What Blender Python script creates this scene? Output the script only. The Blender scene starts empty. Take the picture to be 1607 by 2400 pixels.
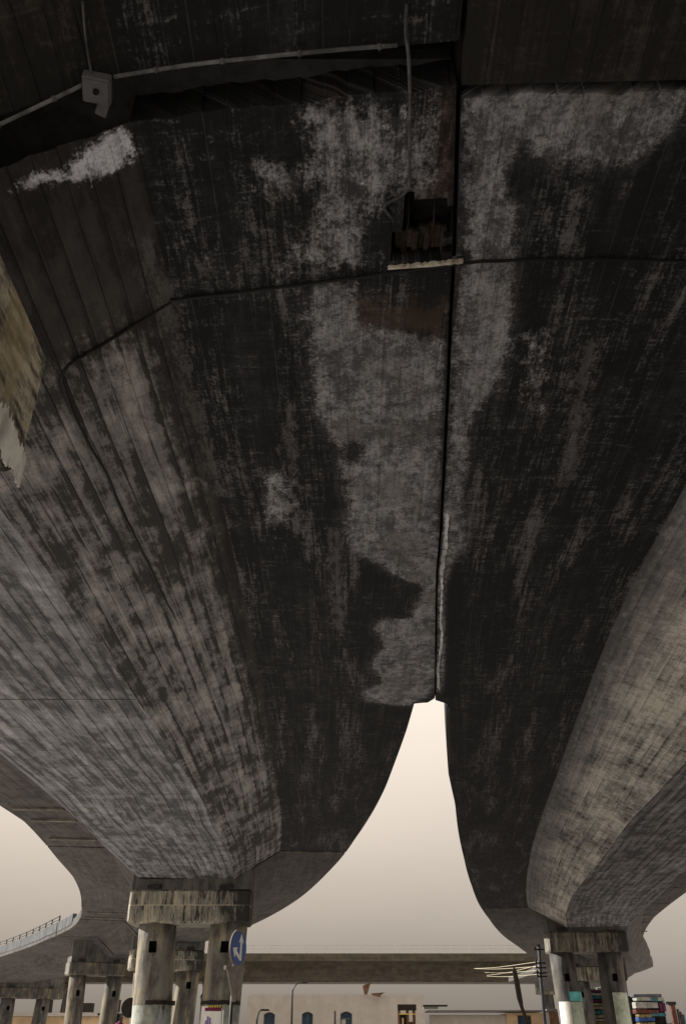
import bpy, bmesh, math, random
import numpy as np
from mathutils import Vector, Matrix
random.seed(7); RNG = np.random.default_rng(11)
SC = bpy.context.scene
COL = SC.collection
R = math.radians
# ------------------------------------------------------------------ camera
cd = bpy.data.cameras.new('camera'); cam = bpy.data.objects.new('camera', cd); COL.objects.link(cam)
cam.location = (0, 0, 1.6)
cam.rotation_euler = (R(90 + 32.452), 0, 0)
cd.sensor_fit = 'VERTICAL'; cd.sensor_height = 36.0; cd.lens = 36.0 * 1950 / 2400
cd.clip_start = 0.05; cd.clip_end = 5000
SC.camera = cam
# ------------------------------------------------------------------ sky, sun, exposure
SUN_AZ = (-0.975, 0.222); SUN_EL = 23.0
W = bpy.data.worlds.new('World'); SC.world = W; W.use_nodes = True
wt = W.node_tree; wt.nodes.clear()
wo = wt.nodes.new('ShaderNodeOutputWorld'); bg = wt.nodes.new('ShaderNodeBackground')
sky = wt.nodes.new('ShaderNodeTexSky'); sky.sky_type = 'NISHITA'; sky.sun_disc = False
sky.sun_elevation = R(SUN_EL); sky.sun_rotation = math.atan2(SUN_AZ[0], SUN_AZ[1])
sky.air_density = 1.6; sky.dust_density = 6.0; sky.ozone_density = 0.4
# overcast veil: an even, dusty beige cloud sheet that brightens overhead (CIE overcast law) mixed over the clear sky
geo = wt.nodes.new('ShaderNodeNewGeometry'); sep = wt.nodes.new('ShaderNodeSeparateXYZ')
wt.links.new(geo.outputs['Incoming'], sep.inputs[0])
mz = wt.nodes.new('ShaderNodeMapRange'); mz.inputs[1].default_value = 0.0; mz.inputs[2].default_value = -0.5
mz.inputs[3].default_value = 0.9; mz.inputs[4].default_value = 6.6
wt.links.new(sep.outputs[2], mz.inputs[0])
vl = wt.nodes.new('ShaderNodeMix'); vl.data_type = 'RGBA'; vl.blend_type = 'MULTIPLY'; vl.inputs[0].default_value = 1.0
vl.inputs[6].default_value = (2.12, 1.84, 1.58, 1); wt.links.new(mz.outputs[0], vl.inputs[7])
cn = wt.nodes.new('ShaderNodeTexNoise'); cn.inputs['Scale'].default_value = 2.2; cn.inputs['Detail'].default_value = 5
cm_ = wt.nodes.new('ShaderNodeMapping'); cm_.inputs[3].default_value = (1, 1, 3.5); wt.links.new(geo.outputs['Incoming'], cm_.inputs[0]); wt.links.new(cm_.outputs[0], cn.inputs['Vector'])
cr = wt.nodes.new('ShaderNodeMapRange'); cr.inputs[1].default_value = .3; cr.inputs[2].default_value = .7; cr.inputs[3].default_value = .95; cr.inputs[4].default_value = 1.05; wt.links.new(cn.outputs[0], cr.inputs[0])
v2 = wt.nodes.new('ShaderNodeMix'); v2.data_type = 'RGBA'; v2.blend_type = 'MULTIPLY'; v2.inputs[0].default_value = 1.0; wt.links.new(vl.outputs[2], v2.inputs[6]); wt.links.new(cr.outputs[0], v2.inputs[7])
wm = wt.nodes.new('ShaderNodeMix'); wm.data_type = 'RGBA'; wm.inputs[0].default_value = 0.92
wt.links.new(sky.outputs[0], wm.inputs[6]); wt.links.new(v2.outputs[2], wm.inputs[7])
wt.links.new(wm.outputs[2], bg.inputs[0]); bg.inputs[1].default_value = 0.06
wt.links.new(bg.outputs[0], wo.inputs[0])
sd_ = bpy.data.lights.new('sun', 'SUN'); sun = bpy.data.objects.new('sun', sd_); COL.objects.link(sun)
sd_.energy = 5.0; sd_.angle = R(0.6); sd_.color = (1.0, 0.95, 0.88)
_sv = Vector((SUN_AZ[0] * math.cos(R(SUN_EL)), SUN_AZ[1] * math.cos(R(SUN_EL)), math.sin(R(SUN_EL))))
sun.rotation_euler = _sv.to_track_quat('Z', 'Y').to_euler()
SC.view_settings.view_transform = 'Standard'; SC.view_settings.look = 'None'
SC.view_settings.gamma = 1.0; SC.view_settings.use_curve_mapping = False
SC.view_settings.exposure = 0.92
# ------------------------------------------------------------------ helpers
def link(o, parent=None):
    COL.objects.link(o)
    if parent is not None: o.parent = parent
    return o
def tag(o, label, cat, group=None):
    o['label'] = label; o['category'] = cat
    if group: o['group'] = group
    return o
def thing(name, label, cat, loc=(0, 0, 0), rz=0, group=None):
    o = bpy.data.objects.new(name, None); o.location = loc; o.rotation_euler = (0, 0, rz); o.empty_display_size = .3
    link(o); return tag(o, label, cat, group)
def mesh_obj(name, verts, faces, mat=None, parent=None, smooth=False):
    me = bpy.data.meshes.new(name)
    me.from_pydata([tuple(map(float, v)) for v in verts], [], faces); me.update()
    if mat: me.materials.append(mat)
    if smooth:
        for p in me.polygons: p.use_smooth = True
    return link(bpy.data.objects.new(name, me), parent)
def bm_obj(name, bm, mat=None, parent=None, smooth=False):
    me = bpy.data.meshes.new(name); bm.normal_update(); bm.to_mesh(me); bm.free()
    if mat: me.materials.append(mat)
    if smooth:
        for p in me.polygons: p.use_smooth = True
    return link(bpy.data.objects.new(name, me), parent)
def add_box(bm, c, s, rz=0, bev=0.0, mtx=None):
    r = bmesh.ops.create_cube(bm, size=1.0); vs = r['verts']
    bmesh.ops.scale(bm, vec=s, verts=vs)
    if bev > 0:
        es = list({e for v in vs for e in v.link_edges})
        rr = bmesh.ops.bevel(bm, geom=es, offset=bev, segments=1, affect='EDGES')
        vs = list({v for f in rr['faces'] for v in f.verts} | {v for v in vs if v.is_valid})
    m = Matrix.Translation(c) @ Matrix.Rotation(rz, 4, 'Z')
    if mtx is not None: m = mtx @ m
    bmesh.ops.transform(bm, matrix=m, verts=vs)
    return vs
def box(name, c, s, mat, parent=None, rz=0, bev=0.0):
    bm = bmesh.new(); add_box(bm, c, s, rz, bev); return bm_obj(name, bm, mat, parent)
def tube_mesh(bm, pts, r, n=8):
    pts = [Vector(p) for p in pts]; rings = []
    rr = r if isinstance(r, (list, tuple)) else [r] * len(pts)
    for i, p in enumerate(pts):
        t = (pts[min(i + 1, len(pts) - 1)] - pts[max(i - 1, 0)]).normalized()
        a = Vector((0, 0, 1)) if abs(t.z) < .9 else Vector((1, 0, 0))
        u = t.cross(a).normalized(); v = t.cross(u)
        rings.append([bm.verts.new(p + (u * math.cos(k * 2 * math.pi / n) + v * math.sin(k * 2 * math.pi / n)) * rr[i]) for k in range(n)])
    for a, b in zip(rings[:-1], rings[1:]):
        for k in range(n): bm.faces.new((a[k], a[(k + 1) % n], b[(k + 1) % n], b[k]))
    bm.faces.new(rings[0][::-1]); bm.faces.new(rings[-1])
def tube(name, pts, r, mat, parent=None, n=8):
    bm = bmesh.new(); tube_mesh(bm, pts, r, n)
    bmesh.ops.recalc_face_normals(bm, faces=bm.faces[:]); return bm_obj(name, bm, mat, parent, True)
def smooth_path(pts, sub=6, jit=0.0):
    P = [Vector(p) for p in pts]; out = []
    for i in range(len(P) - 1):
        p0, p1, p2, p3 = P[max(i - 1, 0)], P[i], P[i + 1], P[min(i + 2, len(P) - 1)]
        for k in range(sub):
            t = k / sub
            q = .5 * ((2 * p1) + (p2 - p0) * t + (2 * p0 - 5 * p1 + 4 * p2 - p3) * t * t + (3 * p1 - p0 - 3 * p2 + p3) * t ** 3)
            out.append(q + Vector((random.uniform(-jit, jit), random.uniform(-jit, jit), 0)))
    return out + [P[-1]]
# ------------------------------------------------------------------ materials
class NT:
    def __init__(s, name):
        s.m = bpy.data.materials.new(name); s.m.use_nodes = True; s.t = s.m.node_tree; s.t.nodes.clear()
        s.out = s.t.nodes.new('ShaderNodeOutputMaterial'); s.b = s.t.nodes.new('ShaderNodeBsdfPrincipled')
        s.t.links.new(s.b.outputs[0], s.out.inputs[0]); s.b.inputs['Specular IOR Level'].default_value = .25
    def n(s, typ): return s.t.nodes.new(typ)
    def put(s, sock, v):
        if isinstance(v, bpy.types.NodeSocket): s.t.links.new(v, sock)
        elif isinstance(v, (tuple, list)) and len(v) == 3 and sock.type == 'RGBA': sock.default_value = (*v, 1)
        else: sock.default_value = v
    def math(s, op, a, b=0.0, clamp=False):
        q = s.n('ShaderNodeMath'); q.operation = op; q.use_clamp = clamp; s.put(q.inputs[0], a); s.put(q.inputs[1], b); return q.outputs[0]
    def vmul(s, v, k, off=(0, 0, 0)):
        q = s.n('ShaderNodeMapping'); s.put(q.inputs[0], v); q.inputs[1].default_value = off; q.inputs[3].default_value = k; return q.outputs[0]
    def noise(s, v, scale=1.0, detail=4.0, rough=.55, dist=0.0):
        q = s.n('ShaderNodeTexNoise'); s.put(q.inputs['Vector'], v); q.inputs['Scale'].default_value = scale
        q.inputs['Detail'].default_value = detail; q.inputs['Roughness'].default_value = rough; q.inputs['Distortion'].default_value = dist
        return q.outputs[0]
    def ss(s, x, a, b, c=0.0, d=1.0):
        q = s.n('ShaderNodeMapRange'); q.interpolation_type = 'SMOOTHSTEP'; s.put(q.inputs[0], x)
        for i, v in enumerate((a, b, c, d)): q.inputs[i + 1].default_value = v
        return q.outputs[0]
    def mix(s, f, a, b, blend='MIX'):
        q = s.n('ShaderNodeMix'); q.data_type = 'RGBA'; q.blend_type = blend; s.put(q.inputs[0], f); s.put(q.inputs[6], a); s.put(q.inputs[7], b); return q.outputs[2]
    def white(s, v):
        q = s.n('ShaderNodeTexWhiteNoise'); q.noise_dimensions = '3D'; s.put(q.inputs[0], v); return q.outputs[0]
    def attr(s, nm):
        q = s.n('ShaderNodeAttribute'); q.attribute_name = nm; return q.outputs['Fac']
    def uv(s): return s.n('ShaderNodeUVMap').outputs[0]
    def obj(s): return s.n('ShaderNodeTexCoord').outputs['Object']
    def sepv(s, v):
        q = s.n('ShaderNodeSeparateXYZ'); s.put(q.inputs[0], v); return q.outputs
    def comb(s, x, y, z=0.0):
        q = s.n('ShaderNodeCombineXYZ'); s.put(q.inputs[0], x); s.put(q.inputs[1], y); s.put(q.inputs[2], z); return q.outputs[0]
    def finish(s, color, rough=.9, h=None, dist=.01, strength=.6):
        s.put(s.b.inputs['Base Color'], color); s.put(s.b.inputs['Roughness'], rough)
        if h is not None:
            q = s.n('ShaderNodeBump'); q.inputs['Strength'].default_value = strength; q.inputs['Distance'].default_value = dist
            s.put(q.inputs['Height'], h); s.t.links.new(q.outputs[0], s.b.inputs['Normal'])
        return s.m

def board_concrete(name, dark, mid, light, bw, cover=(.42, .62), seam=.55, seamcol=(.012, .011, .01), trans=.12, brdamp=.2, ghost=None, contrast=1.0, spots=.6, mott=.25, band=.0, bigk=.35, tint=(.985, .985, 1.05)):
    """board-formed concrete in UV metres (u across, v along) with soot, pale patches, rust and lime read from mesh attributes"""
    s = NT(name); uv = s.uv(); x = s.sepv(uv); u, v = x[0], x[1]
    MU = lambda a, b: s.math('MULTIPLY', a, b); AD = lambda a, b: s.math('ADD', a, b); C = lambda a: s.math('SUBTRACT', a, .5)
    k = s.math('DIVIDE', u, bw); bi = s.math('FLOOR', k); fr = s.math('FRACT', k)
    shift = MU(s.white(s.comb(bi, 3.3, 1.0)), 9.0)
    vl = s.math('DIVIDE', AD(v, shift), 2.6); pl = s.math('FLOOR', vl); fv = s.math('FRACT', vl)
    brd = s.white(s.comb(bi, pl, 5.0))
    big = s.noise(uv, .5, 5, .6)
    blo = s.noise(s.vmul(uv, (1, .55, 1)), 3.2, 7, .66, .3)
    stk = s.noise(s.vmul(uv, (7, .3, 1)), 1.0, 6, .66, .2)
    stf = s.noise(s.vmul(uv, (24, 1.1, 1), (3, 5, 0)), 1.0, 5, .7, .9)
    tra = s.noise(s.vmul(uv, (2.6, 13, 1), (7, 3, 0)), 1.0, 5, .7, 1.1)
    fin = s.noise(uv, 30, 5, .75); grit = s.noise(s.vmul(uv, (1, .45, 1), (8, 2, 0)), 75, 3, .7)
    f = AD(AD(MU(C(stk), .55 * contrast), MU(C(stf), .35 * contrast)), AD(MU(C(blo), .55 * contrast), MU(C(tra), trans)))
    f = AD(f, AD(MU(C(brd), brdamp), MU(C(big), bigk)))
    f = AD(AD(f, MU(C(fin), .24)), AD(MU(C(grit), .16), .5))
    mo = s.noise(s.vmul(uv, (1, .7, 1), (9, 9, 0)), 9.0, 6, .7, .4)
    f = AD(f, MU(C(mo), mott))
    # soft dark band drawn along one side of each board
    sh = MU(s.ss(AD(fr, MU(C(blo), 1.0)), .42, .0), s.ss(s.noise(s.vmul(uv, (4, .45, 1), (6, 1, 0)), 1, 4, .6), .40, .62))
    f = s.math('SUBTRACT', f, MU(sh, band))
    c = s.mix(s.ss(f, cover[0], cover[1]), dark, mid)
    c = s.mix(s.ss(f, cover[1] - .02, cover[1] + .18), c, light)
    if ghost:      # grey bloom drawn out along the deck, broken up by the grain of the surface
        gm = s.noise(s.vmul(uv, (2.3, .33, 1), (11, 4, 0)), 1, 4, .6, .4)
        gb = AD(AD(MU(C(fin), .75), MU(C(stf), .95)), AD(MU(C(grit), .45), MU(C(tra), .5)))
        c = s.mix(MU(s.ss(AD(AD(gm, MU(gb, .8)), MU(C(mo), .5)), .54, .80), ghost[1]), c, ghost[0])
        sc = s.ss(AD(tra, AD(MU(C(fin), .7), MU(C(blo), .9))), .68, .76)
        c = s.mix(MU(sc, .55 * ghost[1]), c, ghost[0])
    d = s.math('ABSOLUTE', C(fr))
    wob = s.noise(s.vmul(uv, (3, .5, 1), (2, 9, 0)), 1, 5, .75)
    ln = MU(s.ss(AD(d, MU(C(stf), .02)), .462, .497), s.ss(wob, .44, .60))
    le = MU(s.ss(s.math('ABSOLUTE', C(fv)), .4962, .4993), s.ss(s.white(s.comb(bi, pl, 2.0)), .6, .65))
    c = s.mix(MU(ln, seam), c, seamcol); c = s.mix(MU(le, seam * .7), c, (.012, .011, .01))
    sp = s.ss(s.noise(s.vmul(uv, (1, .55, 1), (1, 1, 0)), 5.2, 6, .72), .58, .70)
    c = s.mix(MU(sp, spots), c, (.022, .021, .02))
    na = MU(C(s.noise(uv, 6.5, 9, .76, .25)), .42)
    nb = MU(C(s.noise(s.vmul(uv, (13, 4, 1), (4, 4, 0)), 1, 7, .74)), .75)
    def m(nm, lo, hi, *ns):
        a = s.math('SUBTRACT', s.attr(nm), 1.0)
        for e in ns: a = AD(a, e)
        return s.ss(a, lo, hi)
    c = s.mix(MU(m('websoot', -.10, .12, na, nb), .88), c, (.019, .0175, .016))
    tone = AD(AD(MU(blo, .6), MU(fin, .42)), AD(MU(C(stf), .25), MU(C(grit), .25)))
    holes = s.math('SUBTRACT', 1.0, MU(s.ss(AD(s.noise(s.vmul(uv, (1, 1.2, 1), (5, 8, 0)), 7.5, 8, .8), MU(C(big), .35)), .50, .63), .9))
    pc = s.mix(s.ss(AD(tone, MU(C(mo), .55)), .40, .66), (.05, .05, .05), (.40, .40, .40))
    pc = s.mix(s.ss(AD(s.noise(s.vmul(uv, (1, .8, 1), (2, 7, 0)), 14, 5, .75), MU(C(grit), .3)), .60, .72), pc, (.6, .6, .6))
    pc = s.mix(MU(s.ss(s.noise(uv, 1.1, 3, .5), .5, .66), .5), pc, (.21, .18, .135))
    pc = s.mix(MU(s.ss(d, .46, .495), .16), pc, (.05, .045, .04))
    c = s.mix(MU(m('pale', -.05, .045, na, MU(C(fin), .16)), holes), c, pc)
    c = s.mix(MU(m('pale', -.20, .16, na, nb, MU(C(fin), .3)), .34), c, (.13, .13, .13))
    c = s.mix(MU(m('mott', .0, .20, na, nb, MU(C(fin), .3)), .85), c, pc)
    c = s.mix(MU(m('streak', -.07, .06, nb, MU(C(fin), .3)), .45), c, (.15, .147, .14))
    c = s.mix(MU(m('rust', -.16, .1, na, nb), .55), c, (.075, .045, .026))
    c = s.mix(MU(m('darkline', -.05, .02, na), .93), c, (.006, .006, .006))
    c = s.mix(m('groove', -.01, .0), c, (.012, .012, .012))
    lime = s.mix(s.ss(tone, .40, .60), (.30, .30, .31), (.72, .72, .75))
    c = s.mix(m('efflo', -.03, .03, MU(na, .75), MU(nb, .34), MU(C(fin), .08)), c, lime)
    c = s.mix(m('vein', -.012, .006, MU(na, .16)), c, (.42, .42, .44))
    gy = m('greyed', -.25, .35, MU(na, 1.3), MU(nb, .9), MU(C(mo), .6))
    c = s.mix(MU(gy, .72), c, (.085, .085, .087))
    c = s.mix(1.0, c, tint, 'MULTIPLY')
    h = AD(AD(MU(fin, .55), MU(grit, .35)), MU(tra, .35)); h = s.math('SUBTRACT', h, MU(ln, .8)); h = AD(h, MU(m('efflo', -.03, .03, MU(na, .75), MU(nb, .34)), .8))
    return s.finish(c, .9, h, .012, .75)

def plain_concrete(name, dark, light, streak=(6, 6, .7), edge=.5, warm=0.0, low=None):
    s = NT(name); o = s.obj()
    st = s.noise(s.vmul(o, streak), 1.0, 5, .6, .1); bl = s.noise(o, 1.7, 6, .6); fi = s.noise(o, 22, 4, .7)
    f = s.math('ADD', s.math('MULTIPLY', st, .55), s.math('MULTIPLY', bl, .45)); f = s.math('ADD', f, s.math('MULTIPLY', s.math('SUBTRACT', fi, .5), .2))
    c = s.mix(s.ss(f, edge - .12, edge + .12), dark, light)
    if warm: c = s.mix(s.math('MULTIPLY', s.ss(s.noise(s.vmul(o, (2.3, 2.3, .5), (3, 3, 3)), 1, 4, .6), .5, .62), warm), c, (.42, .34, .2))
    if low is not None:      # paint on the foot of the column
        z = s.sepv(o)[2]; zz = s.math('ADD', z, s.math('MULTIPLY', s.math('SUBTRACT', bl, .5), .05))
        c = s.mix(s.ss(zz, low[0] + .01, low[0] - .01), c, s.mix(s.ss(bl, .4, .62), low[1], low[2]))
    return s.finish(c, .88, s.math('ADD', fi, st), .012, .5)

def flat(name, col, rough=.6, metal=0.0, var=.18, scale=6.0):
    s = NT(name); n = s.noise(s.obj(), scale, 5, .6)
    a = tuple(min(1, c * (1 + var)) for c in col); b = tuple(c * (1 - var) for c in col)
    s.b.inputs['Metallic'].default_value = metal
    return s.finish(s.mix(s.ss(n, .35, .65), b, a), rough, n, .004, .25)

M = {}
M['flange'] = board_concrete('sooty flange concrete', (.0075, .0075, .008), (.021, .0208, .0205), (.065, .064, .063), .16, (.44, .66), .5, (.11, .107, .10), .45, .05, ((.135, .133, .13), .85), 1.0, .4, .4)
M['web'] = board_concrete('board formed web concrete', (.04, .038, .036), (.185, .177, .165), (.35, .328, .295), .17, (.37, .55), .9, (.012, .011, .01), .10, .09, None, 1.25, .75, .32, .26, .7)
M['soffit'] = board_concrete('grey soffit concrete', (.055, .055, .057), (.175, .174, .173), (.32, .316, .308), .2, (.36, .57), .6, (.02, .02, .02), .18, .07, None, 1.35, .55, .25, .18)
M['far'] = board_concrete('brown grey far concrete', (.03, .027, .024), (.075, .068, .06), (.13, .117, .10), .2, (.36, .6), .35, (.02, .018, .015), .45, .06, None, .9, .4)
M['rweb'] = board_concrete('warm web concrete with grid marks', (.07, .066, .06), (.31, .292, .252), (.60, .555, .465), .15, (.28, .47), .7, (.03, .027, .022), .42, .08, None, .8, .45, .55, .10, .7)
M['patch'] = board_concrete('old span concrete', (.013, .012, .0105), (.035, .031, .027), (.06, .052, .043), .3, (.42, .66), .25, (.08, .075, .065), .3, .04, ((.07, .065, .055), .5), 1.0, .4)
M['deck'] = plain_concrete('asphalt deck', (.04, .04, .04), (.07, .07, .07))
M['parapet'] = plain_concrete('streaked parapet concrete', (.03, .033, .037), (.075, .08, .085), (5, 5, .5))
M['fardark'] = plain_concrete('brown crossing concrete', (.05, .042, .032), (.085, .072, .055), (.6, 2, 3))
M['palerail'] = flat('pale painted rail', (.38, .36, .33), .6)
def cap_concrete(name, dark, light, warm, mid, bright=.5):
    s = NT(name); o = s.obj(); x = s.sepv(o); up = s.math('GREATER_THAN', x[2], s.math('ADD', mid, s.math('MULTIPLY', s.math('SUBTRACT', s.noise(o, 3, 2), .5), .04)))
    p = s.comb(s.math('ADD', s.math('MULTIPLY', x[0], 9.0), s.math('MULTIPLY', up, 31.0)), s.math('MULTIPLY', x[1], 9.0), s.math('ADD', s.math('MULTIPLY', x[2], .9), s.math('MULTIPLY', up, 5.0)))
    st = s.noise(p, 1, 5, .7); bl = s.noise(o, 1.3, 5, .6); fi = s.noise(s.vmul(o, (24, 24, 5)), 1, 4, .7)
    f = s.math('ADD', s.math('MULTIPLY', st, .65), s.math('MULTIPLY', bl, .35)); f = s.math('ADD', f, s.math('MULTIPLY', s.math('SUBTRACT', fi, .5), .28))
    f = s.math('SUBTRACT', f, s.ss(x[0], .75, 1.7, 0, .17)); f = s.math('ADD', f, s.math('MULTIPLY', s.ss(s.math('ABSOLUTE', s.math('SUBTRACT', x[2], mid)), .03, .0), .12))
    c = s.mix(s.ss(f, .40, .50), dark, light); c = s.mix(s.ss(f, .52, .60), c, warm)
    c = s.mix(s.math('MULTIPLY', s.ss(s.noise(p, 1.7, 4, .7), .62, .70), bright), c, (.75, .75, .74))
    return s.finish(c, .88, s.math('ADD', fi, st), .012, .5)
M['cap'] = cap_concrete('streaked cap concrete', (.035, .033, .03), (.21, .196, .165), (.38, .335, .25), 5.12)
M['rcap'] = cap_concrete('dark stained cap concrete', (.04, .038, .035), (.14, .13, .11), (.30, .265, .2), 4.0, .0)
M['dim'] = plain_concrete('dim crosshead concrete', (.05, .048, .045), (.12, .115, .105), (5, 5, .7))
M['col'] = plain_concrete('column concrete', (.06, .057, .051), (.19, .178, .155), (5, 5, .7), .48, .35, (2.48, (.16, .175, .155), (.33, .35, .31)))
M['rcol'] = plain_concrete('grey column concrete', (.035, .034, .033), (.105, .102, .097), (5, 5, .7), .5, .1)  # tone darkened to stand in for shade the right columns lack
M['farcol'] = plain_concrete('far column concrete', (.05, .047, .043), (.125, .118, .105), (5, 5, .7), .5, .3)
M['near'] = plain_concrete('near cap concrete', (.045, .04, .034), (.60, .54, .42), (7, 3.0, 13), .53, .5)
M['lime'] = plain_concrete('lime crust', (.45, .43, .39), (.88, .86, .81), (9, 9, 2), .45)
M['brokenconc'] = plain_concrete('broken concrete', (.10, .085, .07), (.5, .44, .36), (14, 14, 14), .45, .4)
M['void'] = flat('shade black recess', (.008, .007, .007), .95)  # black stands in for the shade inside holes, pockets and seams
M['pipe'] = flat('grey conduit', (.07, .07, .074), .7, 0, .45, 9)
M['pale pipe'] = flat('pale conduit', (.11, .11, .114), .7, 0, .5, 7)
M['cable'] = flat('black cable', (.006, .006, .006), .6)
M['boxmetal'] = flat('dull box metal', (.085, .085, .09), .7)
M['rubber'] = flat('dark bearing rubber', (.02, .02, .02), .8)
M['steel'] = flat('dull steel', (.25, .26, .28), .5, .3)
M['darkpole'] = flat('dark painted pole', (.03, .03, .03), .5)
M['brownpole'] = flat('brown wooden pole', (.06, .05, .04), .8)
M['signblue'] = flat('sign blue', (.03, .09, .33), .35, 0, .08)
M['signwhite'] = flat('sign white', (.8, .8, .8), .35, 0, .05)
M['signback'] = flat('sign back grey', (.22, .185, .16), .5)
M['white'] = flat('pale wall paint', (.35, .32, .285), .85, 0, .06, 1.5)
M['glass'] = flat('dark blue window glass', (.03, .045, .07), .12, 0, .2)
M['frame'] = flat('teal window frame', (.05, .085, .095), .6)
M['tan'] = flat('tan render', (.42, .30, .18), .85, 0, .15, .8)
M['brown'] = flat('brown timber', (.10, .055, .03), .75, 0, .3, 3)
M['dark'] = flat('dark timber', (.02, .016, .014), .8)
M['roof'] = flat('roof sheet', (.12, .11, .11), .7)
M['cyan'] = flat('turquoise print', (.12, .45, .45), .5, 0, .25, 2)
M['paper'] = flat('poster paper', (.7, .68, .64), .7, 0, .06)
M['maroon'] = flat('maroon print', (.13, .012, .05), .7)
M['yellow'] = flat('yellow print', (.6, .42, .06), .7)
M['violet'] = flat('violet print', (.17, .13, .3), .7)
M['wire'] = flat('sunlit bright wire', (.40, .36, .26), .5)  # pale yellow puts the sunlight on the wires into their colour
M['ribc'] = plain_concrete('pale rib concrete', (.07, .063, .052), (.17, .155, .13), (3, 3, 3))
M['lipc'] = plain_concrete('broken pale edge', (.22, .19, .15), (.62, .56, .47), (14, 14, 14), .5, .3)
M['voidbrown'] = plain_concrete('rusty broken concrete', (.012, .009, .007), (.05, .034, .022), (12, 12, 12))
M['ridge'] = plain_concrete('lime ridge', (.22, .22, .22), (.62, .62, .63), (12, 12, 12), .48)
M['green'] = flat('pale green paint', (.36, .4, .33), .8, 0, .25, 3)
M['asphalt'] = plain_concrete('dusty paved ground', (.40, .39, .372), (.52, .507, .485), (.5, .5, .5), .5)
CL = {'teal': (.05, .15, .18), 'ochre': (.24, .19, .08), 'blue': (.03, .085, .24), 'rust': (.13, .05, .035), 'pale': (.34, .33, .3), 'plum': (.10, .025, .06), 'slate': (.1, .11, .13), 'sand': (.28, .245, .18)}
for k_, v_ in CL.items(): M['cl_' + k_] = flat('cloth ' + k_, tuple(.7 * c_ for c_ in v_), .85, 0, .25, 5)
for k_ in ('flange', 'web', 'rweb'): pass
# ------------------------------------------------------------------ ground
g = mesh_obj('ground', [(-1500, -1500, 0), (1500, -1500, 0), (1500, 1500, 0), (-1500, 1500, 0)], [(0, 1, 2, 3)], M['asphalt']); g['kind'] = 'structure'
M['road'] = plain_concrete('worn asphalt', (.05, .05, .05), (.09, .089, .087), (.4, .4, .4), .5)
rd = mesh_obj('road', [(-1.3, -80, .004), (8.6, -80, .004), (8.6, 62, .004), (-1.3, 62, .004)], [(0, 1, 2, 3)], M['road']); rd['kind'] = 'structure'  # unseen road, added in dark asphalt to cut ground bounce under the decks
M['line'] = flat('worn road paint', (.6, .6, .57), .8, 0, .2, 8)
bm = bmesh.new()
for i in range(22): add_box(bm, (3.6, -70 + i * 6, .008), (.14, 3, .004))
rm = bm_obj('road_marking', bm, M['line']); rm['kind'] = 'structure'
for x in (-1.42, 8.72): kb = box('kerb', (x, -9, .06), (.2, 142, .12), M['asphalt'], None, 0, .02); kb['kind'] = 'structure'
# ------------------------------------------------------------------ stain outlines, plan metres
PALE = [[(0.78, 2.98), (2.16, 2.95), (2.22, 3.14), (2.16, 3.32), (2.06, 3.47), (1.88, 3.55), (1.6, 3.55), (1.34, 3.49), (1.21, 3.41), (1.12, 3.59), (1.11, 3.74), (1.26, 3.95), (1.31, 4.36), (1.32, 4.57), (1.4, 5.01), (1.43, 5.61), (1.4, 5.93), (1.25, 6.26), (1.23, 6.53), (1.26, 6.85), (1.32, 7.85), (1.4, 8.16), (1.47, 8.87), (1.43, 9.16), (1.34, 9.56), (1.43, 10.71), (1.56, 11.57), (1.71, 13.36), (1.67, 13.91), (1.61, 13.72), (1.43, 11.35), (1.31, 9.56), (1.18, 8.16), (1.17, 7.69), (1.09, 6.56), (1.05, 5.85), (1.03, 6.07), (0.97, 5.01), (0.96, 4.59), (0.98, 4.33), (0.9, 3.84), (0.84, 3.32), (0.79, 3.14)], [(-0.28, 4.69), (0.08, 4.66), (0.07, 4.87), (0.15, 5.13), (0.57, 5.22), (0.89, 5.3), (0.98, 6.48), (1.07, 7.39), (1.13, 8.6), (1.32, 10.71), (1.51, 12.86), (1.49, 14.1), (1.12, 14.58), (0.39, 14.38), (0.31, 13.82), (0.72, 13.36), (0.51, 12.93), (0.47, 12.45), (0.66, 11.92), (0.59, 11.57), (0.46, 11.29), (0.53, 10.95), (1.02, 10.89), (0.99, 10.52), (1.06, 10.34), (1.1, 9.88), (0.94, 9.78), (0.65, 9.56), (0.5, 9.26), (0.25, 9.11), (0.1, 8.82), (0.05, 8.33), (0.09, 7.93), (0.05, 7.46), (-0.03, 7.04), (0.23, 7.11), (0.2, 6.72), (-0.03, 6.78), (-0.13, 6.59), (-0.25, 6.21), (-0.27, 5.83), (-0.29, 5.13)]]
MOTT = [[(-0.28, 3.07), (0.24, 3.07), (0.38, 3.12), (0.65, 3.09), (0.72, 3.75), (0.45, 3.79), (0.39, 3.86), (0.24, 4.05), (0.25, 4.36), (0.19, 4.53), (-0.35, 4.53), (-0.56, 4.71), (-0.62, 4.58), (-0.33, 4.2), (-0.26, 3.97), (-0.31, 3.69), (-0.3, 3.39)], [(-0.71, 3.45), (-0.22, 3.55), (-0.22, 3.79), (-0.51, 3.97), (-0.7, 3.72)], [(1.49, 5.19), (1.76, 5.09), (1.95, 6.22), (1.71, 6.22)], [(-0.92, 7.21), (-0.47, 7.21), (-0.52, 8.43), (-0.97, 8.33)], [(-0.6, 4.49), (-0.35, 4.47), (-0.36, 4.76), (-0.6, 4.76)], [(-1.04, 4.32), (-0.94, 4.3), (-0.98, 4.58), (-1.07, 4.62)]]
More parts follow.
